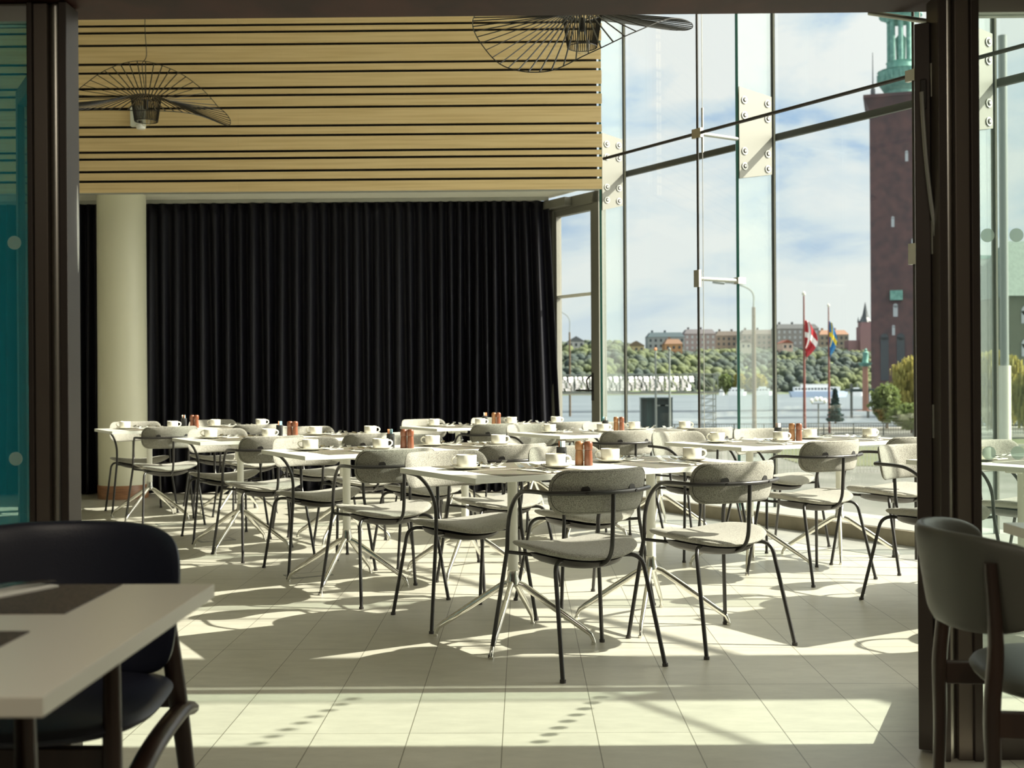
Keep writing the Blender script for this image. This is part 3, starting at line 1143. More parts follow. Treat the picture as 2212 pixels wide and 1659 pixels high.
P = {
    'chair': Proto(make_chair()), 'table': Proto(make_table()), 'cup': Proto(make_cup()), 'saucer': Proto(make_saucer()),
    'fork': Proto(make_fork()), 'spoon': Proto(make_spoon()), 'tea': Proto(make_spoon('teaspoon', .72)), 'knife': Proto(make_knife()),
    'napkin': Proto(make_napkin()), 'mat': Proto(make_mat()), 'mill': Proto(make_mill(M['mill'], 'pepper_mill')),
    'mill2': Proto(make_mill(M['mill2'], 'salt_mill')), 'holder': Proto(make_holder()),
    'pk0': Proto(make_packet(M['paper'])), 'pk1': Proto(make_packet(M['paper_or'])), 'pk2': Proto(make_packet(M['paper_bl'])),
}
TH = math.radians(31)
TABLES = [
    ((0.272, 5.310), 'nearest centre table'),
    ((-0.669, 6.756), 'second table of left row'),
    ((-1.621, 8.241), 'third table of left row'),
    ((-2.80, 9.98), 'table by the column'),
    ((-0.234, 10.141), 'back table before curtain'),
    ((0.713, 8.787), 'table before corner door'),
    ((1.687, 7.310), 'window table before lamp post'),
    ((2.625, 5.647), 'table behind right post'),
]
SH = {0: 'near left', 1: 'near right', 2: 'far left', 3: 'far right'}
rj = random.Random(11)
for ti, ((cx, cy), nm) in enumerate(TABLES):
    def L(u, v, z=0.0):
        return (cx + u * math.cos(TH) - v * math.sin(TH), cy + u * math.sin(TH) + v * math.cos(TH), z)
    for k, u in enumerate((-.375, .375)):
        tag(P['table'].get(L(u, 0), TH), 'white square cafe table on four-star base, %s half of %s' % (('left', 'right')[k], nm), 'table', 'white cafe tables pushed together in pairs')
    for q in range(4):
        far = q >= 2
        sgn = -1 if q % 2 == 0 else 1
        u = sgn * .345
        jj = 0 if ti == 0 else 1
        a = TH + (PI if far else 0) + jj * rj.uniform(-.035, .035)
        v = (.55 if far else -.48) + jj * rj.uniform(-.02, .02)
        tag(P['chair'].get(L(u + jj * rj.uniform(-.01, .01), v), a), 'grey armchair with black tube frame, %s seat of %s' % (SH[q], nm), 'chair', 'grey armchairs around the white tables')
        # place setting, in a frame seen from its own diner
        sg = -1 if far else 1
        um = sgn * .38
        ZT_ = .745

        def SL(du, dv, z):
            return L(um + sg * du, -sg * (.35 - dv), z)
        ra = TH + (PI if far else 0)
        pl = '%s place of %s' % (SH[q], nm)
        tag(P['mat'].get(SL(0, .178, ZT_), ra), 'beige woven placemat, %s' % pl, 'placemat', 'woven placemats')
        zm = ZT_ + .0018
        tag(P['napkin'].get(SL(.03, .165, zm), ra + .12), 'white folded napkin under cutlery, %s' % pl, 'napkin', 'folded napkins')
        zn = zm + .0036
        tag(P['fork'].get(SL(.0, .172, zn), ra + .10 + rj.uniform(-.04, .04)), 'steel fork on a napkin, %s' % pl, 'fork', 'forks')
        tag(P['spoon'].get(SL(.052, .172, zn), ra + .02 + rj.uniform(-.04, .04)), 'steel tablespoon on a napkin, %s' % pl, 'spoon', 'tablespoons')
        tag(P['knife'].get(SL(.027, .155, zn), ra + .10), 'steel knife on a napkin, %s' % pl, 'knife', 'table knives')
        tag(P['saucer'].get(SL(.175, .265, zm), ra), 'cream saucer under a cup, %s' % pl, 'saucer', 'cream saucers')
        tag(P['cup'].get(SL(.175, .265, zm + .0052), ra - .35 + rj.uniform(-.15, .15)), 'cream coffee cup on a saucer, %s' % pl, 'cup', 'cream coffee cups')
        tag(P['tea'].get(SL(.115, .270, zm + .0115), ra + 2.6), 'steel teaspoon resting on a saucer, %s' % pl, 'teaspoon', 'teaspoons')
    mu = .0
    tag(P['mill'].get((L(mu, 0)[0] + .0202, L(mu, 0)[1] - .006, ZT_), 0), 'red-brown wooden pepper mill on the %s' % nm, 'mill', 'wooden mills')
    tag(P['mill2' if ti in (0, 4, 5, 6) else 'mill'].get((L(mu, 0)[0] - .0202, L(mu, 0)[1] + .006, ZT_), 1.2), 'wooden salt mill left of the pepper mill on the %s' % nm, 'mill', 'wooden mills')
    hl = L(-.065, .085, ZT_)
    tag(P['holder'].get(hl), 'black round holder with paper packets on %s' % nm, 'holder', 'black packet holders')
    for i in range(3):
        a = i * 2.1 + ti
        p = P['pk%d' % i].get((hl[0] + .009 * math.cos(a), hl[1] + .009 * math.sin(a), ZT_ + .0045), a + .6)
        tag(p, 'thin %s paper packet in the black holder on %s' % (('white', 'orange', 'blue')[i], nm), 'packet', 'paper packets in the holders')

# ------------------------------------------------------------------ wire pendant lamps
def pendant(x, y, ztop, brim, lab):
    root = empty('pendant_lamp', (x, y, 0))
    cg = MB()
    n = 46
    z0, z1 = ztop, ztop - .205
    r0, r1 = .125, .095
    for k in range(n):
        a = 2 * PI * k / n
        cg.beam((r0 * math.cos(a), r0 * math.sin(a), z0), (r1 * math.cos(a), r1 * math.sin(a), z1), .0050, .0040)
    for (r, z) in ((r0, z0), (r1, z1)):
        cg.sweep([(r * math.cos(2 * PI * k / 40), r * math.sin(2 * PI * k / 40), z) for k in range(40)], .003, 6, closed=True)
    cg.build('wire_cage', M['lampwire'], root, smooth=False)
    br = MB()
    m = 120
    R_ = .70
    def bp(a):
        return Vector((R_ * math.cos(a), R_ * math.sin(a), ztop + brim(a)))
    br.sweep([bp(2 * PI * k / m) for k in range(m)], .0034, 6, closed=True)
    for k in range(60):
        a = 2 * PI * k / 60
        p0 = Vector((r0 * math.cos(a), r0 * math.sin(a), ztop))
        br.beam(p0, bp(a), .0080, .0050)
    br.build('brim', M['lampwire'], root, smooth=False)
    sk = MB().cyl((0, 0, ztop - .02), (0, 0, ztop - .10), .022, 16)
    for k in range(3):
        a = k * 2.094
        sk.beam((0, 0, ztop - .03), (r0 * math.cos(a), r0 * math.sin(a), ztop), .004, .004)
    so = sk.build('lamp_holder', M['lampwire'], root)
    MB().lathe([(.018, -.10), (.022, -.125), (.045, -.165), (.050, -.19), (.045, -.22), (.028, -.242), (.001, -.25)], c=(0, 0, ztop), n=24, cap1=False).build('bulb', M['bulb'], root)
    MB().sweep(catmull([(0, 0, ztop - .03), (-.012, 0, ztop + .08), (-.035, .01, ztop + .28), (.006, 0, ztop + .36), (-.006, 0, ztop + .60), (.002, 0, ztop + 1.0), (0, 0, ROOM_H)], 8), .0032, 6).build('cord', M['lampwire'], root)
    tag(root, lab, 'lamp', 'black wire pendant lamps')


def brim_curve(tab):
    def h(a):
        d = math.degrees(a) % 360
        n = len(tab)
        for i in range(n):
            d0, d1 = tab[i][0], tab[(i + 1) % n][0] + (360 if i == n - 1 else 0)
            dd = d + 360 if d < tab[0][0] else d
            if d0 <= dd < d1:
                t = (dd - d0) / (d1 - d0)
                p = [tab[(i + k) % n][1] for k in (-1, 0, 1, 2)]
                return .5 * (2 * p[1] + (p[2] - p[0]) * t + (2 * p[0] - 5 * p[1] + 4 * p[2] - p[3]) * t * t + (3 * p[1] - p[0] - 3 * p[2] + p[3]) * t ** 3)
        return tab[0][1]
    return h


brim1 = brim_curve([(0, -.245), (45, .02), (70, .28), (90, .43), (112, .49), (135, .38), (160, .145), (180, -.05), (225, -.22), (270, -.27), (315, -.25)])
brim2 = brim_curve([(0, -.09), (20, -.03), (45, .07), (70, .2), (90, .33), (120, .38), (150, .2), (180, -.03), (200, -.217), (225, -.454), (250, -.53), (270, -.44), (290, -.318), (315, -.18), (340, -.125)])


pendant(-3.20, 10.0, 3.565, brim1, 'large black wire pendant lamp hanging before the slatted wall at left')
pendant(0.392, 7.53, 3.465, brim2, 'black wire pendant lamp with a wide brim near the glass wall')

# flush socket lids in the floor
for (px_, py_) in ((370.5, 1133), (462, 1167.5), (663, 1243.5)):
    dy = py_ - (822 - .0065 * (px_ - 1130))
    Z_ = CAM_H * FPX / dy
    o = MB().box((0, 0, .0015), (.25, .16, .003)).build('floor_socket', M['strip'], loc=((px_ - 1130) / FPX * Z_, Z_, 0), rz=TH, smooth=False)
    MB().box((0, 0, .0036), (.21, .12, .001)).build('lid', M['floor'], o, smooth=False)
    tag(o, {370.5: 'flush floor socket lid nearest the column', 462: 'flush floor socket lid beside the third table', 663: 'flush floor socket lid beside the second table'}[px_] + ' of the left row' * (px_ != 370.5), 'floor socket')

# ------------------------------------------------------------------ foreground: dark wooden chairs and a white table
def wood_chair(leather, R_=.36, yb=-.235, zc=.635, hb=.172, arc=.40, px_=.225, post_h=.62, fh=.64, sw=.285, splay=1.0, bowed=True):
    root = empty('wooden_chair')
    ol = []
    for k in range(56):
        t = 2 * PI * k / 56
        c_, s_ = math.cos(t), math.sin(t)
        ol.append((sw * math.copysign(abs(c_) ** .62, c_), .25 * math.copysign(abs(s_) ** .62, s_)))
    MB().cushion(ol, .035, lambda a, b, h: (a * (1 + .08 * b / .24), b + .02, .445 + h + .012 * (a / .25) ** 2), p=3.2).build('seat', leather, root, angle=60)
    # curved shell
    def fn(a, b, h):
        ang = a / R_
        r = R_ + h
        return (math.sin(ang) * r * .92, yb + (R_ - math.cos(ang) * r) - .16 * b, zc + b)
    bo = []
    a_, b_ = arc, hb
    for k in range(72):
        t = 2 * PI * k / 72
        c_, s_ = math.cos(t), math.sin(t)
        x = a_ * math.copysign(abs(c_) ** .55, c_)
        y = b_ * math.copysign(abs(s_) ** .55, s_)
        x *= 1 - .16 * max(0, (b_ - y) / (2 * b_)) ** 1.5
        bo.append((x, y))
    MB().cushion(bo, .016, fn, rho=(.15, .3, .45, .6, .75, .88, .95, .985, 1.0), p=8).build('backrest', leather, root, angle=60)
    yp = yb + R_ - math.sqrt(max(0.001, R_ ** 2 - (px_ / .92) ** 2)) - .030
    for sx in (-1, 1):
        # rear post reaching up the outside of the shell
        MB().sweep(catmull([(sx * (px_ + .05 * splay), yp - .075 * splay, .0), (sx * (px_ + .037 * splay), yp - .037 * splay, .25), (sx * (px_ + .025 * splay), yp - .01, .42), (sx * (px_ + .01 * splay), yp, .56), (sx * px_, yp - .01, post_h)], 6),
                   [.016, .017, .0175, .018, .0185, .019, .0195, .020, .0205, .021, .0215, .022, .0222, .0222, .022, .0218, .0215, .021, .0205, .020, .0195, .019, .0185, .018, .0172], 14, flat=.8).build('leg', M['dwood'], root, angle=60)
        MB().sweep([(sx * .245, .240, 0), (sx * .242, .225, .22), (sx * .240, .215, .43), (sx * .238, .21, fh)], [.022, .021, .019, .016], 14).build('leg', M['dwood'], root, angle=60)
        # side rail
        if not bowed:
            MB().beam((sx * (px_ + .01), yp - .01, .395), (sx * .24, .215, .395), .024, .055).build('side_rail', M['dwood'], root, smooth=False, bevel=.004)
            continue
        MB().sweep(catmull([(sx * .258, -.24, .37), (sx * .262, -.15, .385), (sx * .255, .0, .36), (sx * .245, .12, .31), (sx * .243, .225, .28)], 6), .017, 10, flat=1.5).build('side_rail', M['dwood'], root, angle=60)
    if bowed:
        MB().beam((-.25, -.235, .40), (.25, -.235, .40), .022, .05).build('rear_rail', M['dwood'], root, smooth=False, bevel=.004)
    MB().beam((-.22, .20, .395), (.22, .20, .395), .022, .045).build('front_rail', M['dwood'], root, smooth=False, bevel=.004)
    return root


nc = wood_chair(M['navy'])
tag(nc, 'dark blue leather chair with dark wooden legs behind the left white table', 'chair', 'dark wooden leather chairs')
nc.location = (-1.045, 2.50, 0)
nc.rotation_euler.z = PI
c2 = copy_tree(nc)
tag(c2, 'dark wooden chair at the near side of the left foreground table', 'chair', 'dark wooden leather chairs')
c2.location = (-1.055, 1.70, 0)
c2.rotation_euler.z = 0
gc = wood_chair(M['grey_leather'], R_=.30, yb=-.335, zc=.680, hb=.112, arc=.38, px_=.215, post_h=.735, fh=.40, sw=.25, splay=.25, bowed=False)
tag(gc, 'grey leather chair with dark wooden legs at the right edge', 'chair', 'dark wooden leather chairs')
gc.location = (1.275, 2.70, 0)
gc.rotation_euler.z = -PI / 2 - .10


def white_table(x0, x1, y0, y1, lab):
    root = empty('white_table', ((x0 + x1) / 2, (y0 + y1) / 2, 0))
    w_, d_ = x1 - x0, y1 - y0
    MB().box((0, 0, .732), (w_, d_, .026)).build('table_top', M['fgtop'], root, smooth=False, bevel=.0015)
    MB().cyl((0, 0, .03), (0, 0, .72), .03, 24).build('post', M['white_paint'], root)
    MB().lathe([(.21, 0), (.21, .008), (.04, .03)], n=36).build('base', M['white_paint'], root)
    tag(root, lab, 'table')
    return root


white_table(-1.35, -.593, 1.44, 2.245, 'white table in the left foreground')
white_table(1.27, 2.0, 2.32, 3.13, 'white table at the right edge before the partition')
o = MB().box((0, 0, .001), (.42, .28, .002)).build('placemat', M['mat_dark'], loc=(-.767 - .21, 2.095, .745), smooth=False)
tag(o, 'dark brown woven placemat at the far side of the left foreground table', 'placemat')
o = MB().box((0, 0, .001), (.42, .28, .002)).build('placemat', M['mat_dark'], loc=(-.767 - .21, 1.675, .745), smooth=False)
tag(o, 'dark brown woven placemat at the near side of the left foreground table', 'placemat')
fgz = .7472
ra = PI - .12
tag(P['napkin'].get((-.960, 2.135, fgz), ra - .35), 'folded napkin under cutlery on the left foreground table', 'napkin')
tag(P['fork'].get((-.990, 2.13, fgz + .004), ra - .40), 'steel fork on the napkin of the left foreground table', 'fork')
tag(P['knife'].get((-.966, 2.135, fgz + .004), ra - .45), 'steel knife on the napkin of the left foreground table', 'knife')
tag(P['spoon'].get((-.938, 2.14, fgz + .004), ra - .35), 'steel spoon on the napkin of the left foreground table', 'spoon')

# ------------------------------------------------------------------ outside: street level, water, far shore
GZ, WZ = -3.5, -5.6
M['asphalt'] = mat('asphalt', (0.15, 0.15, 0.13), 0.9, noise=(.35, (0.10, 0.105, 0.085), .4, .6))
M['lawn'] = mat('lawn', (0.075, 0.095, 0.035), 0.95, noise=(.5, (0.12, 0.12, 0.06), .4, .65))
M['water'] = mat('water', (0.11, 0.135, 0.155), 0.5, 0, 0.25, noise=(.12, (0.15, 0.18, 0.20), .4, .6, (.3, 2, 1)))
M['quay'] = mat('quay_stone', (0.42, 0.40, 0.34), 0.9)
M['hill'] = mat('hill_rock', (0.10, 0.12, 0.09), 0.95, noise=(.05, (0.15, 0.20, 0.08), .42, .6))
M['woods'] = mat('hill_woods', (0.038, 0.055, 0.050), 0.95, noise=(.035, (0.095, 0.115, 0.045), .42, .62))
M['brick'] = mat('brick', (0.075, 0.050, 0.056), 0.9, noise=(.5, (0.125, 0.070, 0.070), .35, .65))
M['copper'] = mat('green_copper', (0.11, 0.27, 0.23), 0.7, noise=(1.2, (0.20, 0.40, 0.34), .4, .7))
M['darkwin'] = mat('window_glass_far', (0.05, 0.06, 0.07), 0.25)
M['palewin'] = mat('pale_window', (0.42, 0.44, 0.46), 0.4)
M['woodpole'] = mat('pole_brown', (0.10, 0.07, 0.038), 0.8)
M['redpole'] = mat('flag_pole_red', (0.16, 0.045, 0.035), 0.6)
M['whitepole'] = mat('white_pole', (0.20, 0.225, 0.21), 0.5)
M['shipwhite'] = mat('ship_white', (0.80, 0.82, 0.84), 0.5)
M['shipblue'] = mat('ship_blue', (0.42, 0.52, 0.68), 0.5)
M['red'] = mat('flag_red', (0.42, 0.012, 0.025), 0.7)
M['white'] = mat('flag_white', (0.85, 0.82, 0.82), 0.7)
M['blue'] = mat('flag_blue', (0.03, 0.22, 0.50), 0.7)
M['yellow'] = mat('flag_yellow', (0.85, 0.65, 0.05), 0.7)
M['kiosk'] = mat('shelter_dark', (0.035, 0.055, 0.055), 0.3)
M['kioskblue'] = mat('shelter_blue', (0.06, 0.30, 0.46), 0.5)
M['bark'] = mat('bark', (0.12, 0.09, 0.06), 0.9)
M['railing'] = mat('railing_dark', (0.10, 0.11, 0.10), 0.6)
M['fence'] = mat('fence_pale', (0.62, 0.61, 0.52), 0.6)


def leaf_mat(name, c1, c2):
    m = mat(name, c1, 0.8, noise=(.9, c2, .4, .6))
    t = m.node_tree
    b = t.nodes['Principled BSDF']
    b.inputs['Subsurface Weight'].default_value = 0.0
    tl = N(t, 'ShaderNodeBsdfTranslucent')
    tl.inputs[0].default_value = (*c1, 1)
    mi = N(t, 'ShaderNodeMixShader')
    mi.inputs[0].default_value = 0.35
    out = t.nodes['Material Output']
    t.links.new(b.outputs[0], mi.inputs[1])
    t.links.new(tl.outputs[0], mi.inputs[2])
    t.links.new(mi.outputs[0], out.inputs['Surface'])
    return m


M['leaf_y'] = leaf_mat('willow_leaves', (0.38, 0.33, 0.09), (0.26, 0.25, 0.07))
M['leaf_g'] = leaf_mat('green_leaves', (0.17, 0.22, 0.07), (0.10, 0.14, 0.05))
M['leaf_s'] = leaf_mat('spruce_needles', (0.03, 0.07, 0.07), (0.02, 0.045, 0.04))


def box3(x0, x1, y0, y1, z0, z1):
    return ((x0 + x1) / 2, (y0 + y1) / 2, (z0 + z1) / 2), (x1 - x0, y1 - y0, z1 - z0)


tag(MB().box(*box3(-60, 90, 8, 104, GZ - 2.6, GZ)).build('street_ground', M['asphalt'], smooth=False), kind='structure')
tag(MB().box(*box3(15, 90, 62, 88, GZ, GZ + .03)).build('lawn', M['lawn'], smooth=False), kind='structure')
tag(MB().box(*box3(-60, 90, 103.5, 105, GZ - 2.6, GZ + .25)).build('quay_road', M['quay'], smooth=False), kind='structure')
tag(MB().box(*box3(-400, 700, 104, 560, WZ - 1, WZ)).build('water', M['water'], smooth=False), kind='structure')

# hill on the far shore
prof = [(900, 765), (1150, 760), (1290, 750), (1345, 752), (1400, 770), (1500, 774), (1600, 772), (1700, 770), (1800, 768), (1880, 776), (2000, 778), (2500, 775)]


def crest(px):
    for (a, ya), (b, yb) in zip(prof, prof[1:]):
        if a <= px <= b:
            return ya + (yb - ya) * (px - a) / (b - a)
    return 745


h = MB()
nx, ny = 120, 10
rr = random.Random(5)
vs = []
for j in range(ny + 1):
    D = 520 + 17 * j
    for i in range(nx + 1):
        px = 900 + 1600 * i / nx
        X = (px - 1130) / FPX * 610
        top = CAM_H + (822 - crest(px)) / FPX * 660
        k = j / ny
        z = WZ + (top - WZ) * (1 - (1 - min(1, k * 1.25)) ** 2.2) + (rr.uniform(-1.3, 1.3) if j else 0)
        vs.append((X, D, z))
fs = []
for j in range(ny):
    for i in range(nx):
        a = j * (nx + 1) + i
        fs.append((a, a + 1, a + nx + 2, a + nx + 1))
tag(h.add(vs, fs).build('hill', M['hill'], angle=80), 'wooded rocky hill on the far shore', kind='structure')
ICO = None


def blob(mb, c, r, rnd, sq=1.0, mi=0):
    global ICO
    if ICO is None:
        bm = bmesh.new()
        bmesh.ops.create_icosphere(bm, subdivisions=2, radius=1)
        ICO = ([v.co.copy() for v in bm.verts], [tuple(v.index for v in f.verts) for f in bm.faces])
        bm.free()
    vs = [(c[0] + v.x * r * rnd.uniform(.8, 1.15), c[1] + v.y * r * rnd.uniform(.8, 1.15), c[2] + v.z * r * sq * rnd.uniform(.8, 1.15)) for v in ICO[0]]
    mb.add(vs, ICO[1], mi)


wd = MB()
for i in range(3200):
    px = rr.uniform(1180, 2120)
    k = rr.uniform(0.02, 1.0)
    D = 520 + 165 * k
    top = CAM_H + (822 - crest(px)) / FPX * 660
    z = WZ + (top - WZ) * (1 - (1 - min(1, k * 1.25)) ** 2.2)
    r = rr.uniform(1.1, 2.9)
    blob(wd, ((px - 1130) / FPX * 610, D, z + r * .4), r, rr)
tag(wd.build('hillside_woods', M['woods'], angle=80), 'green spring woods covering the far hillside', kind='stuff')


def house(x0, x1, yt, yb, D, wall, roof, lab, rows=4, gable=False, win=None, depth=14, mullw=None):
    a, b = at(x0, yb, D), at(x1, yt, D)
    root = empty('apartment_building', ((a.x + b.x) / 2, D + depth / 2, a.z - 3))
    w_, hh = b.x - a.x, b.z - a.z + 3
    m1 = mat('wall_%d' % int(x0), tuple(.72 * q for q in wall), .9)
    m2 = mat('roof_%d' % int(x0), tuple(.42 * q for q in roof), .8)
    MB().box((0, 0, hh / 2), (w_, depth, hh)).build('wall', m1, root, smooth=False)
    rh = 2.6
    r_ = MB()
    if gable:
        r_.add([(-w_ / 2 - .4, -depth / 2 - .4, hh), (w_ / 2 + .4, -depth / 2 - .4, hh), (w_ / 2 + .4, depth / 2, hh), (-w_ / 2 - .4, depth / 2, hh), (0, -depth / 2 - .4, hh + w_ * .32), (0, depth / 2, hh + w_ * .32)],
               [(0, 1, 4), (2, 3, 5), (0, 4, 5, 3), (1, 2, 5, 4), (0, 3, 2, 1)])
    else:
        r_.add([(-w_ / 2 - .3, -depth / 2 - .3, hh), (w_ / 2 + .3, -depth / 2 - .3, hh), (w_ / 2 + .3, depth / 2, hh), (-w_ / 2 - .3, depth / 2, hh), (-w_ / 2 + 1.5, -depth / 2 + 3, hh + rh), (w_ / 2 - 1.5, -depth / 2 + 3, hh + rh), (w_ / 2 - 1.5, depth / 2 - 3, hh + rh), (-w_ / 2 + 1.5, depth / 2 - 3, hh + rh)],
               [(0, 1, 5, 4), (1, 2, 6, 5), (2, 3, 7, 6), (3, 0, 4, 7), (4, 5, 6, 7), (3, 2, 1, 0)])
        for k in range(max(1, int(w_ / 7))):
            r_.box((-w_ / 2 + 3 + k * 7, 0, hh + rh + .4), (1.0, 1.4, 1.8))
    r_.build('roof', m2, root, smooth=False)
    cols = max(2, int(w_ / 2.6))
    rows = max(1, int((hh - 2) / 3.1))
    ww = MB()
    for i in range(cols):
        for j in range(rows):
            ww.box((-w_ / 2 + (i + .5) * w_ / cols, -depth / 2 - .03, hh - 1.8 - j * 3.0), (1.15, .12, 1.5))
    wn = ww.build('window_rows', win or M['darkwin'], root, smooth=False)
    wn['kind'] = 'stuff'
    tag(root, lab, 'building', 'buildings on the far hill')


house(1400, 1479, 728, 765, 640, (.40, .43, .44), (.11, .17, .20), 'grey building with a dark teal roof on the hill, leftmost large one')
house(1437, 1474, 743, 766, 612, (.60, .34, .17), (.45, .26, .16), 'small ochre building in front of the grey one on the hill')
house(1479, 1546, 721, 769, 655, (.42, .33, .33), (.26, .24, .26), 'pinkish grey apartment block right of the grey building', win=M['palewin'])
house(1547, 1602, 725, 769, 670, (.38, .31, .25), (.22, .18, .15), 'brown apartment block in the middle of the hill')
house(1603, 1676, 722, 769, 668, (.42, .32, .28), (.24, .19, .17), 'long brick-red apartment block behind the lamp post')
house(1677, 1768, 710, 759, 640, (.36, .34, .33), (.18, .19, .20), 'long grey apartment block with a flat roof behind the red flag', win=M['palewin'])
house(1770, 1832, 723, 759, 650, (.34, .30, .24), (.60, .34, .22), 'brown building with an orange roof behind the blue and yellow flag')
house(1358, 1392, 747, 767, 600, (.62, .50, .28), (.34, .25, .16), 'yellow gabled house at the left end of the hill', gable=True)
house(1690, 1712, 741, 759, 598, (.80, .60, .50), (.55, .14, .08), 'small pale house with a red roof below the long grey block', gable=True)
house(1600, 1622, 740, 755, 598, (.78, .70, .58), (.30, .22, .18), 'small cream house near the top of the wooded hill', gable=True)
house(1228, 1262, 737, 761, 600, (.62, .62, .62), (.30, .32, .34), 'pale house on the hill seen through the corner door', gable=True)

# church tower on the far hill
ct = at(1868, 752, 620)
root = empty('church_tower', (ct.x, 620, ct.z - 4))
MB().box((0, 0, 7), (7.5, 7.5, 16)).box((-6, 2, 4), (7, 8, 8)).box((0, 0, 16), (6.2, 6.2, 3)).build('wall', mat('church_brick', (.24, .14, .15), .9), root, smooth=False)
sp_ = MB().sweep([(0, 0, 17.5), (0, 0, 20), (0, 0, 22), (0, 0, 28)], [3.6, 2.0, 1.4, .15], 8)
for sx in (-1, 1):
    for sy in (-1, 1):
        sp_.sweep([(sx * 2.9, sy * 2.9, 17.5), (sx * 2.9, sy * 2.9, 20.5)], [.6, .05], 6)
sp_.build('spire', M['darkwin'], root, smooth=False)
tag(root, 'distant church tower with a dark spire left of the brick tower', 'church')

# brick tower with a copper lantern
tw = at(1948, 900, 250)
root = empty('brick_tower', (tw.x, 250, GZ), -.31)
hb = CAM_H + (816.5 - 222) / FPX * 250 - GZ
wl = 12.6
MB().box((0, 0, hb / 2), (wl, wl, hb)).build('shaft', M['brick'], root, smooth=False)
ct_ = MB()
for (w0, w1, z0_, z1_) in ((wl, wl + 2.0, hb - 2.6, hb - .3), (wl + 2.4, wl + 2.4, hb - .3, hb + .4)):
    ct_.add([(-w0 / 2, -w0 / 2, z0_), (w0 / 2, -w0 / 2, z0_), (w0 / 2, w0 / 2, z0_), (-w0 / 2, w0 / 2, z0_), (-w1 / 2, -w1 / 2, z1_), (w1 / 2, -w1 / 2, z1_), (w1 / 2, w1 / 2, z1_), (-w1 / 2, w1 / 2, z1_)], [(3, 2, 1, 0), (4, 5, 6, 7), (0, 1, 5, 4), (1, 2, 6, 5), (2, 3, 7, 6), (3, 0, 4, 7)])
ct_.build('cornice', M['brick'], root, smooth=False)
cp = MB()
cp.sweep([(0, 0, hb + .3), (0, 0, hb + 2.0), (0, 0, hb + 3.4), (0, 0, hb + 4.0), (0, 0, hb + 6.2), (0, 0, hb + 6.4)], [3.5, 3.4, 4.3, 4.7, 4.7, 4.9], 16)
cp.sweep([(0, 0, hb + 6.2), (0, 0, hb + 8.0), (0, 0, hb + 8.3)], [3.0, 2.9, 3.1], 16)
for k in range(16):
    a = 2 * PI * k / 16
    cp.box((4.72 * math.cos(a), 4.72 * math.sin(a), hb + 5.1), (.35, .35, 1.7))
for k in range(8):
    a = 2 * PI * k / 8
    cp.cyl((2.3 * math.cos(a), 2.3 * math.sin(a), hb + 8), (2.3 * math.cos(a), 2.3 * math.sin(a), hb + 16.9), .52, 10)
cp.sweep([(0, 0, hb + 16.9), (0, 0, hb + 17.4), (0, 0, hb + 18.0), (0, 0, hb + 18.7), (0, 0, hb + 20.5), (0, 0, hb + 27)], [2.9, 3.2, 4.4, 4.4, 3.0, .3], 16)
cp.sweep([(0, 0, hb + 8), (0, 0, hb + 13.5), (0, 0, hb + 14.5)], [.9, 1.1, .3], 12)
cp.build('copper_lantern', M['copper'], root)
for i, sx in enumerate((-1, 1)):
    t_ = MB().sweep([(0, 0, 0), (0, 0, 1.4), (0, 0, 1.8), (0, 0, 9.0)], [.5, .45, .14, .06], 8).build('corner_turret', M['darkwin'], root)
    t_.location = (sx * (wl / 2 - .7), -wl / 2 + .7, hb + .5)


def twz(y):
    return CAM_H + (816.5 - y) / FPX * 243.7 - GZ


bl = MB().box((-1.2, -wl / 2 - .4, twz(638)), (2.5, 1.0, 2.0)).build('balcony', M['copper'], root, smooth=False)
for (x, yt, yb, w_) in ((-1.4, 660, 684, .9), (-1.8, 705, 724, .6), (3.4, 660, 684, .9), (1.0, 330, 350, .6), (-1.8, 470, 490, .6), (2.2, 520, 545, .7)):
    z0, z1 = twz(yb), twz(yt)
    MB().box((x, -wl / 2 - .02, (z0 + z1) / 2), (w_ * 1.0, .1, z1 - z0)).cyl((x, -wl / 2 - .07, z1), (x, -wl / 2 + .02, z1), w_ / 2, 12).build('window', M['palewin'], root, smooth=False)
ar = MB()
for x in (-3.6, -.4, 2.8):
    ar.box((x, -wl / 2 - .03, twz(775)), (1.6, .12, 9)).cyl((x, -wl / 2 - .09, twz(775) + 4.5), (x, -wl / 2 + .02, twz(775) + 4.5), .8, 14)
ar.build('tall_niches', M['darkwin'], root, smooth=False)
tag(root, 'tall brick tower with a green copper lantern at right', 'tower')

# brick wing with a green roof, seen through the right-hand glass
wx = at(2178, 700, 150)
root = empty('brick_building', (wx.x, 150, GZ))
hw = CAM_H + (815 - 640) / FPX * 150 - GZ
MB().box((22, 10, hw / 2), (44, 20, hw)).build('wall', mat('wing_brick', (.12, .13, .09), .9), root, smooth=False)
MB().add([(-.5, -.5, hw), (44.5, -.5, hw), (44.5, 20, hw), (-.5, 20, hw), (3.0, 9, hw + 8), (41, 9, hw + 8)], [(0, 1, 5, 4), (1, 2, 5), (2, 3, 4, 5), (3, 0, 4), (3, 2, 1, 0)]).build('roof', mat('wing_roof', (.10, .14, .12), .7, noise=(2, (.14, .19, .16), .4, .6, (3, 1, .2))), root, smooth=False)
for j, z in enumerate((hw - 2.2, hw - 6.4)):
    for i in range(9):
        MB().box((2.2 + i * 3.1, -.04, z - .5), (1.5, .12, 1.6)).cyl((2.2 + i * 3.1, -.10, z + .3), (2.2 + i * 3.1, .02, z + .3), .75, 14).build('window', M['palewin'], root, smooth=False)
tag(root, 'dark brick building with a green roof and arched windows behind the right glass', 'building')
root = empty('pale_building', (at(2050, 700, 200).x, 200, GZ))
hp = CAM_H + (815 - 560) / FPX * 200 - GZ
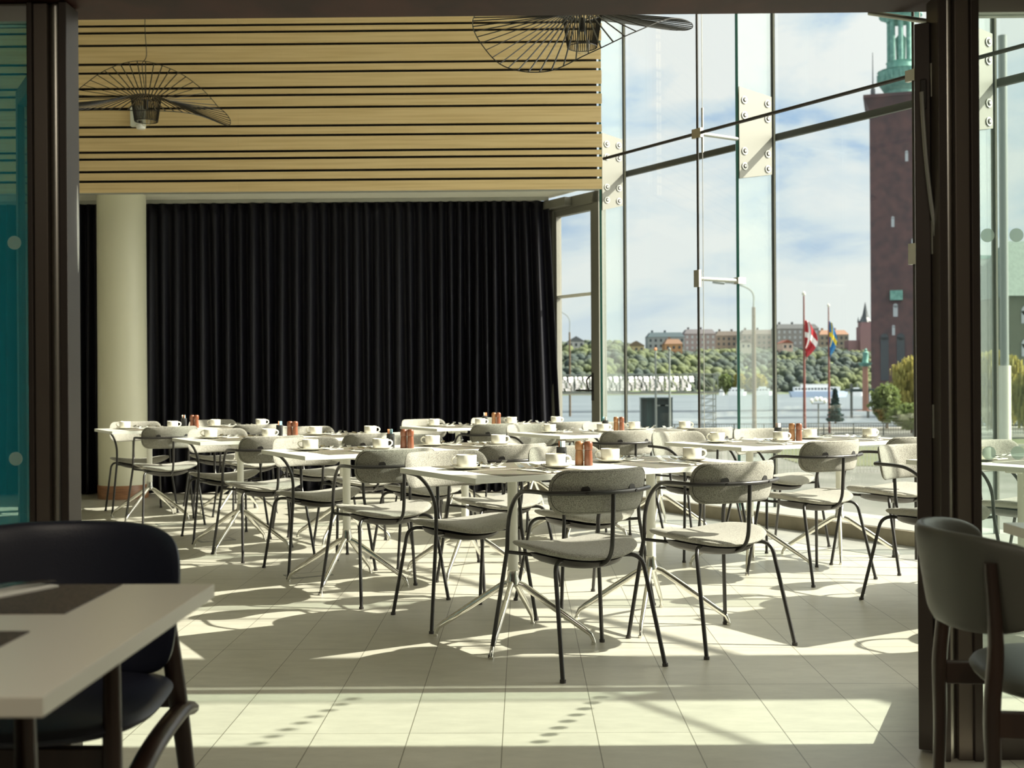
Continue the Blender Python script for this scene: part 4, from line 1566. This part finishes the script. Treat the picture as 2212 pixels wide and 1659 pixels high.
MB().box((5.5, 5, hp / 2), (15, 10, hp)).build('wall', mat('pale_wall', (.42, .46, .42), .9), root, smooth=False)
wm = MB()
for i in range(5):
    for j in range(5):
        wm.box((.2 + i * 2.7, -.05, hp - 2 - j * 3.4), (1.2, .1, 1.7))
wm.build('window_rows', M['darkwin'], root, smooth=False)['kind'] = 'stuff'
MB().box((5.5, 5, hp + .3), (15.6, 10.6, .6)).build('roof', M['copper'], root, smooth=False)
tag(root, 'pale greenish building between the tower and the brick wing', 'building')


# trees
def tree(name, px, ytop, ybase, D, hw_, n, lm, lab, group, hang=False, ls=.28, seed=1, cone=False):
    r_ = random.Random(seed)
    a, b = at(px, ybase, D), at(px, ytop, D)
    zb, zt = max(GZ, a.z), b.z
    if D > 300:
        zb = a.z
    root = empty(name, (a.x, D, zb))
    H_ = zt - zb
    Wd = hw_ / FPX * D
    MB().sweep([(0, 0, 0), (.1, 0, H_ * .35), (0, .1, H_ * .8)], [H_ * .035, H_ * .025, H_ * .008], 8).build('trunk', M['bark'], root)
    g = MB()
    for i in range(n):
        while True:
            x, y, z = r_.uniform(-1, 1), r_.uniform(-1, 1), r_.uniform(-1, 1)
            q = x * x + y * y + z * z
            if q < 1 and q > .2 * r_.random():
                break
        if cone:
            z = r_.random()
            rad = Wd * (1 - z) * (.75 + .25 * math.sin(z * 40)) + .05
            aa = r_.uniform(0, 2 * PI)
            rr_ = rad * math.sqrt(r_.random())
            p = Vector((rr_ * math.cos(aa), rr_ * math.sin(aa), H_ * (.08 + .92 * z)))
        else:
            lump = 1 + .22 * math.sin(5 * math.atan2(y, x) + 3 * z + seed) + .12 * math.sin(9 * z + 4 * x)
            p = Vector((x * Wd * lump, y * Wd * .8, H_ * (.56 + .44 * z * (1 if not cone else 1))))
        s_ = ls * r_.uniform(.6, 1.3)
        u = Vector((r_.uniform(-1, 1), r_.uniform(-1, 1), r_.uniform(-1, 1))).normalized()
        v = u.cross(Vector((r_.uniform(-1, 1), r_.uniform(-1, 1), r_.uniform(-.2, .2)))).normalized()
        if hang:
            v = Vector((0, 0, -1))
            u = Vector((r_.uniform(-1, 1), r_.uniform(-1, 1), 0)).normalized()
            pts = [p - u * s_ * .3, p + u * s_ * .3, p + u * s_ * .22 + v * s_ * 2.2, p - u * s_ * .22 + v * s_ * 2.2]
        else:
            pts = [p - u * s_, p - v * s_ * .6, p + u * s_, p + v * s_ * .6]
        g.add(pts, [(0, 1, 2, 3)])
    g.build('crown', lm, root, smooth=False)
    tag(root, lab, 'tree', group)


tg = 'trees outside the glass wall'
tree('willow_tree', 1975, 765, 905, 110, 52, 2600, M['leaf_y'], 'yellow spring willow at the foot of the brick tower', tg, True, seed=2)
tree('willow_tree', 2150, 752, 960, 95, 62, 3600, M['leaf_y'], 'yellow willow behind the right-hand glass', tg, True, seed=3)
tree('willow_tree', 2235, 790, 960, 90, 50, 2400, M['leaf_y'], 'yellow willow at the right edge of the picture', tg, True, seed=4)
tree('leafy_bush', 1912, 828, 925, 100, 30, 1500, M['leaf_g'], 'bright green bush left of the yellow willow', tg, seed=5, ls=.22)
tree('leafy_bush', 1965, 870, 935, 92, 40, 1500, M['leaf_g'], 'low green bush below the yellow willow', tg, seed=6, ls=.22)
tree('spruce_tree', 1802, 842, 915, 92, 19, 1500, M['leaf_s'], 'small dark spruce by the water', tg, seed=7, ls=.16, cone=True)
for i, (px, yt, hw_, m_, lab) in enumerate(((1566, 808, 15, 'leaf_g', 'round green tree on the far shore, left of three'), (1597, 806, 12, 'leaf_y', 'pale yellow tree on the far shore, middle of three'), (1636, 808, 19, 'leaf_y', 'wide yellow tree on the far shore, right of three'))):
    tree('shore_tree', px, yt, 852, 505, hw_, 700, M[m_], lab, tg, seed=8 + i, ls=.8)

# street lamps
def street_lamp(px, yt, D, lab, arm=None):
    b = at(px, yt, D)
    root = empty('street_lamp', (b.x, D, GZ))
    H_ = b.z - GZ
    MB().sweep([(0, 0, 0), (0, 0, H_ * .5), (0, 0, H_)], [.14, .125, .11], 14).build('pole', M['woodpole'], root)
    u = D / FPX
    pts = [(0, 0, H_), (-.5 * u, 0, H_ + 28 * u), (-14 * u, 0, H_ + 42 * u), (-42 * u, 0, H_ + 52 * u), (-62 * u, 0, H_ + 54 * u)]
    MB().sweep(catmull(pts, 5), .055, 8).build('arm', M['whitepole'], root)
    MB().box((-75 * u, 0, H_ + 53 * u), (26 * u, .25, .12), ry=.12).build('lamp_head', M['whitepole'], root, bevel=.03)
    tag(root, lab, 'street lamp')


street_lamp(1628, 664, 70, 'tall street lamp with a curved arm beyond the glass fin')
street_lamp(1231, 718, 150, 'small street lamp seen through the corner door')
# big white pole seen through the right-hand glass
b = at(2166, 790, 60)
root = empty('light_mast', (b.x, 60, GZ))
MB().cyl((0, 0, 0), (0, 0, b.z - GZ), .30, 20).build('base', M['fence'], root)
MB().cyl((0, 0, b.z - GZ), (0, 0, 22), .21, 20).build('pole', M['whitepole'], root)
tag(root, 'thick pale light mast behind the right-hand glass', 'mast')


# flags
def flag(px, yt, D, bars, cloth, x1, y0, y1, lab_pole, lab_flag, polem):
    t_ = at(px, yt, D)
    root = empty('flag_pole', (t_.x, D, GZ))
    H_ = t_.z - GZ
    MB().sweep([(0, 0, 0), (0, 0, H_)], [.11, .05], 12).build('pole', polem, root)
    MB().lathe([(.02, 0), (.11, .08), (.11, .2), (.02, .3)], c=(0, 0, H_), n=12).build('finial', M['fence'], root)
    tag(root, lab_pole, 'flag pole')
    u = D / FPX
    zt_, zb_ = at(px, y0, D).z, at(px, y1, D).z
    nw, nh = 24, 30
    vs, fs, mi = [], [], []
    Wf = (x1 - px) * u
    for j in range(nh + 1):
        k = j / nh
        for i in range(nw + 1):
            t = i / nw
            # the limp cloth hangs down from the hoist, its outer edge sagging
            wdt = Wf * (math.sin(PI * min(1, .18 + k * .95)) ** .8 * .95 + .12)
            x = .06 + wdt * t
            y = .16 * math.sin(t * 9 + k * 2.5) * t + .05 * math.sin(t * 21)
            z = zt_ - (zt_ - zb_) * (k * (.80) + .22 * t * t + .10 * t * k)
            vs.append((x + t_.x, D + y, min(z, zt_)))
    m_ = MB()
    for j in range(nh):
        for i in range(nw):
            a = j * (nw + 1) + i
            k, t = (j + .5) / nh, (i + .5) / nw
            c_ = bars(k, t)
            fs.append((a, a + 1, a + nw + 2, a + nw + 1))
            mi.append(c_)
    m_.v, m_.f, m_.m = vs, fs, mi
    o = m_.build('hanging_flag', cloth, angle=80)
    md = o.modifiers.new('cloth', 'SOLIDIFY')
    md.thickness = .01
    tag(o, lab_flag, 'flag')


cross = lambda k, t: 1 if (.40 < k < .56 or .30 < t < .46) else 0
flag(1736, 640, 75, cross, [M['red'], M['white']], 1761, 692, 772, 'reddish flag pole carrying the red and white flag', 'red flag with a white cross hanging limp on its pole', M['redpole'])
flag(1789, 664, 100, cross, [M['blue'], M['yellow']], 1804, 694, 768, 'thin flag pole carrying the blue and yellow flag', 'blue flag with a yellow cross hanging limp on its pole', M['redpole'])

# monument column with a green statue
b = at(1867, 888, 170)
root = empty('monument', (b.x, 170, GZ))
s_ = 170 / FPX
z0 = b.z - GZ
MB().box((0, 0, z0 * .5), (2.4, 2.4, z0 + .1)).cyl((0, 0, z0), (0, 0, z0 + 96 * s_), .42, 18, r2=.38).build('shaft', mat('monument_stone', (.42, .22, .16), .8), root)
MB().sweep([(0, 0, z0 + 96 * s_), (0, 0, z0 + 99 * s_), (0, 0, z0 + 104 * s_)], [.4, .8, 1.0], 14).build('capital', M['copper'], root)
MB().sweep([(0, 0, z0 + 104 * s_), (0, 0, z0 + 108 * s_), (.05, 0, z0 + 118 * s_), (.1, 0, z0 + 126 * s_), (.1, 0, z0 + 129 * s_), (.1, 0, z0 + 132 * s_), (.1, 0, z0 + 135 * s_)], [.5, .42, .38, .42, .15, .24, .06], 12).sweep([(.1, 0, z0 + 125 * s_), (.45, 0, z0 + 118 * s_), (.35, 0, z0 + 110 * s_)], [.14, .13, .08], 8).build('statue', M['copper'], root)
tag(root, 'reddish column with a green statue on top beside the brick tower', 'monument')

# footbridge truss
def truss():
    D = 100
    a, b = at(1200, 849, D), at(1550, 808, D)
    root = empty('truss_bridge', (a.x, D, a.z))
    L_, H_ = b.x - a.x, b.z - a.z
    dp = 2.0
    fr = MB()
    for y in (0, dp):
        for z in (0, H_):
            fr.beam((0, y, z), (L_, y, z), .09, .09)
        n = 9
        for k in range(n + 1):
            x = L_ * k / n
            fr.beam((x, y, 0), (x, y, H_), .06, .06)
            if k < n:
                x2 = L_ * (k + 1) / n
                fr.beam((x, y, 0 if k % 2 else H_), (x2, y, H_ if k % 2 else 0), .05, .05)
    for k in range(10):
        x = L_ * k / 9
        fr.beam((x, 0, H_), (x, dp, H_), .05, .05)
        fr.beam((x, 0, 0), (x, dp, 0), .05, .05)
    fr.build('truss_frame', M['whitepole'], root, smooth=False)
    pn = MB()
    for r in range(5):
        z = H_ * (.10 + .8 * r / 5) + .10
        x = .4
        k = 0
        while x < L_ * .84:
            w_ = .36 + .2 * math.sin(k * 2.1 + r)
            pn.box((x + w_ / 2, dp * .5, z), (w_, .05, H_ * .155), rz=.75, rx=-.35)
            x += w_ + .07
            k += 1
    pn.build('white_slats', M['white'], root, smooth=False)['kind'] = 'stuff'
    MB().box((L_ / 2, dp / 2, -.1), (L_, dp, .12)).build('deck', M['quay'], root, smooth=False)
    tw_ = MB()
    zg = GZ - a.z
    xs = L_ - 1.35
    for (dx, y) in ((0, .3), (1.2, .3), (0, 1.6), (1.2, 1.6)):
        tw_.beam((xs + dx, y, zg), (xs + dx, y, 0), .08, .08)
    for k in range(6):
        z0_, z1_ = zg + (-zg) * k / 6, zg + (-zg) * (k + 1) / 6
        for y in (.3, 1.6):
            tw_.beam((xs, y, z0_), (xs + 1.2, y, z1_), .045, .045)
            tw_.beam((xs, y, z1_), (xs + 1.2, y, z1_), .045, .045)
    tw_.build('lattice_tower', M['whitepole'], root, smooth=False)
    MB().beam((.3, .9, zg), (.3, .9, 0), .3, .3).build('pier', M['quay'], root, smooth=False)
    tag(root, 'pale steel truss footbridge with rows of white slats by the water', 'bridge')


truss()
# dark shelter and twin poles
a, b = at(1385, 862, 80), at(1451, 950, 80)
root = empty('bus_shelter', ((a.x + b.x) / 2, 80, GZ))
hs = a.z - GZ
ws = b.x - a.x
MB().box((0, .8, hs / 2), (ws, .08, hs)).box((-ws / 2, .4, hs / 2), (.08, .8, hs)).box((ws / 2, .4, hs / 2), (.08, .8, hs)).build('wall', M['kiosk'], root, smooth=False)
MB().box((0, .4, hs + .05), (ws + .1, .95, .1)).build('roof', M['kiosk'], root, smooth=False)
MB().box((-ws * .28, -.02, .75), (ws * .38, .05, 1.2)).build('panel', M['kioskblue'], root, smooth=False)
MB().box((.1, .2, .5), (ws * .6, .35, .06)).box((-.4, .2, .25), (.06, .3, .5)).box((.6, .2, .25), (.06, .3, .5)).build('bench', M['fence'], root, smooth=False)
tag(root, 'dark glass shelter with a blue panel beyond the glass wall', 'shelter')
for k, px in enumerate((1416, 1446)):
    t_ = at(px, 758, 74)
    o = MB().sweep([(0, 0, 0), (0, 0, t_.z - GZ)], [.075, .055], 12).build('thin_mast', M['whitepole'], loc=(t_.x, 74, GZ))
    MB().box((.3 if k == 0 else -.3, 0, 3.0), (.6, .05, .06)).build('cross_bar', M['whitepole'], o, smooth=False)
    MB().lathe([(.02, 0), (.09, .05), (.09, .14), (.02, .2)], c=(0, 0, t_.z - GZ), n=10).build('finial', M['paper_or'] if k == 0 else M['whitepole'], o)
    tag(o, ('thin pale mast with an orange tip before the shelter', 'thin pale mast right of the orange-tipped one')[k], 'mast')
# globe lamp
t_ = at(1766, 872, 80)
root = empty('globe_lamp', (t_.x, 80, GZ))
MB().cyl((0, 0, 0), (0, 0, t_.z - GZ), .05, 10).beam((-.45, 0, t_.z - GZ), (.45, 0, t_.z - GZ), .05, .05).build('pole', M['railing'], root)
for x in (-.45, -.15, .15, .45):
    MB().lathe([(.02, 0), (.11, .06), (.14, .16), (.11, .26), (.02, .31)], c=(x, 0, t_.z - GZ + .03 + (.12 if abs(x) < .3 else 0)), n=14).build('globe', M['paper'], root)
tag(root, 'street lamp with four white globes by the red flag pole', 'street lamp')


# boats
def boat(x0, x1, yt, D, lab, hull, n=1):
    a, b = at(x0, 853, D), at(x1, yt, D)
    root = empty('boat', ((a.x + b.x) / 2, D, WZ))
    L_ = b.x - a.x
    H_ = b.z - WZ
    m_ = MB()
    vs = []
    for (z, s_) in ((-.3, .94), (H_ * .42, 1.0)):
        for (x, y) in ((-.5, -.12), (-.5, .12), (.32, .12), (.5, 0), (.32, -.12)):
            vs.append((x * L_ * s_, y * L_ * .6, z))
    m_.add(vs, [(0, 1, 2, 3, 4), (9, 8, 7, 6, 5), (0, 5, 6, 1), (1, 6, 7, 2), (2, 7, 8, 3), (3, 8, 9, 4), (4, 9, 5, 0)])
    m_.build('hull', hull, root, smooth=False)
    MB().box((-L_ * .04, 0, H_ * .58), (L_ * .78, L_ * .11, H_ * .34)).box((-L_ * .08, 0, H_ * .84), (L_ * .45, L_ * .09, H_ * .22)).build('cabin', M['shipwhite'], root, smooth=False)
    w_ = MB()
    for k in range(max(4, int(L_ / 1.6))):
        w_.box((-L_ * .40 + L_ * .72 * k / max(4, int(L_ / 1.6)), -L_ * .055 - .03, H_ * .60), (.7, .08, H_ * .13))
    w_.build('window_band', M['darkwin'], root, smooth=False)
    MB().cyl((0, 0, H_ * .8), (0, 0, H_ * 1.35), .12, 8).build('mast', M['whitepole'], root)
    tag(root, lab, 'boat')


boat(1704, 1830, 828, 430, 'long white and pale blue ship moored on the far shore', M['shipblue'])
boat(1571, 1612, 836, 485, 'white boat on the far shore left of the lamp post', M['shipwhite'])
boat(1631, 1667, 834, 485, 'white boat on the far shore right of the lamp post', M['shipwhite'])
boat(1836, 1864, 836, 440, 'small white boat right of the long ship', M['shipwhite'])
boat(1552, 1564, 840, 490, 'tiny white boat beside the bridge end', M['shipwhite'])
# dark landing stage
a, b = at(1832, 846, 200), at(1890, 838, 200)
root = empty('landing_stage', (a.x, 200, a.z))
MB().box(((b.x - a.x) / 2, 1, .2), (b.x - a.x, 3, .5)).build('deck', M['kiosk'], root, smooth=False)
for x in (.4, 3.2):
    MB().beam((x, 0, WZ - a.z), (x, 0, 1.4 if x < 1 else 0), .35, .35).build('pile', M['railing'], root, smooth=False)
tag(root, 'dark landing stage on piles left of the brick tower', 'landing stage')


# railings
def railing(name, x0, x1, D, z1, step, m, lab, dy=0):
    mb = MB()
    h_ = z1 - GZ
    mb.beam((0, 0, h_), (x1 - x0, dy, h_), .06, .07)
    mb.beam((0, 0, .16), (x1 - x0, dy, .16), .05, .05)
    n = int((x1 - x0) / step)
    for i in range(n + 1):
        x = (x1 - x0) * i / n
        y = dy * i / n
        w_ = .10 if i % 12 == 0 else .028
        mb.box((x, y, h_ / 2 + .0), (w_, w_, h_ + (.08 if i % 12 == 0 else 0)))
    tag(mb.build(name, m, loc=(x0, D, GZ), smooth=False), lab, 'railing')


railing('quay_railing', 5.0, 44, 95, -2.5, .20, M['railing'], 'dark railing along the quay by the water')
railing('street_fence', 6.0, 30, 58, -2.2, .17, M['fence'], 'pale fence of upright bars along the street below')
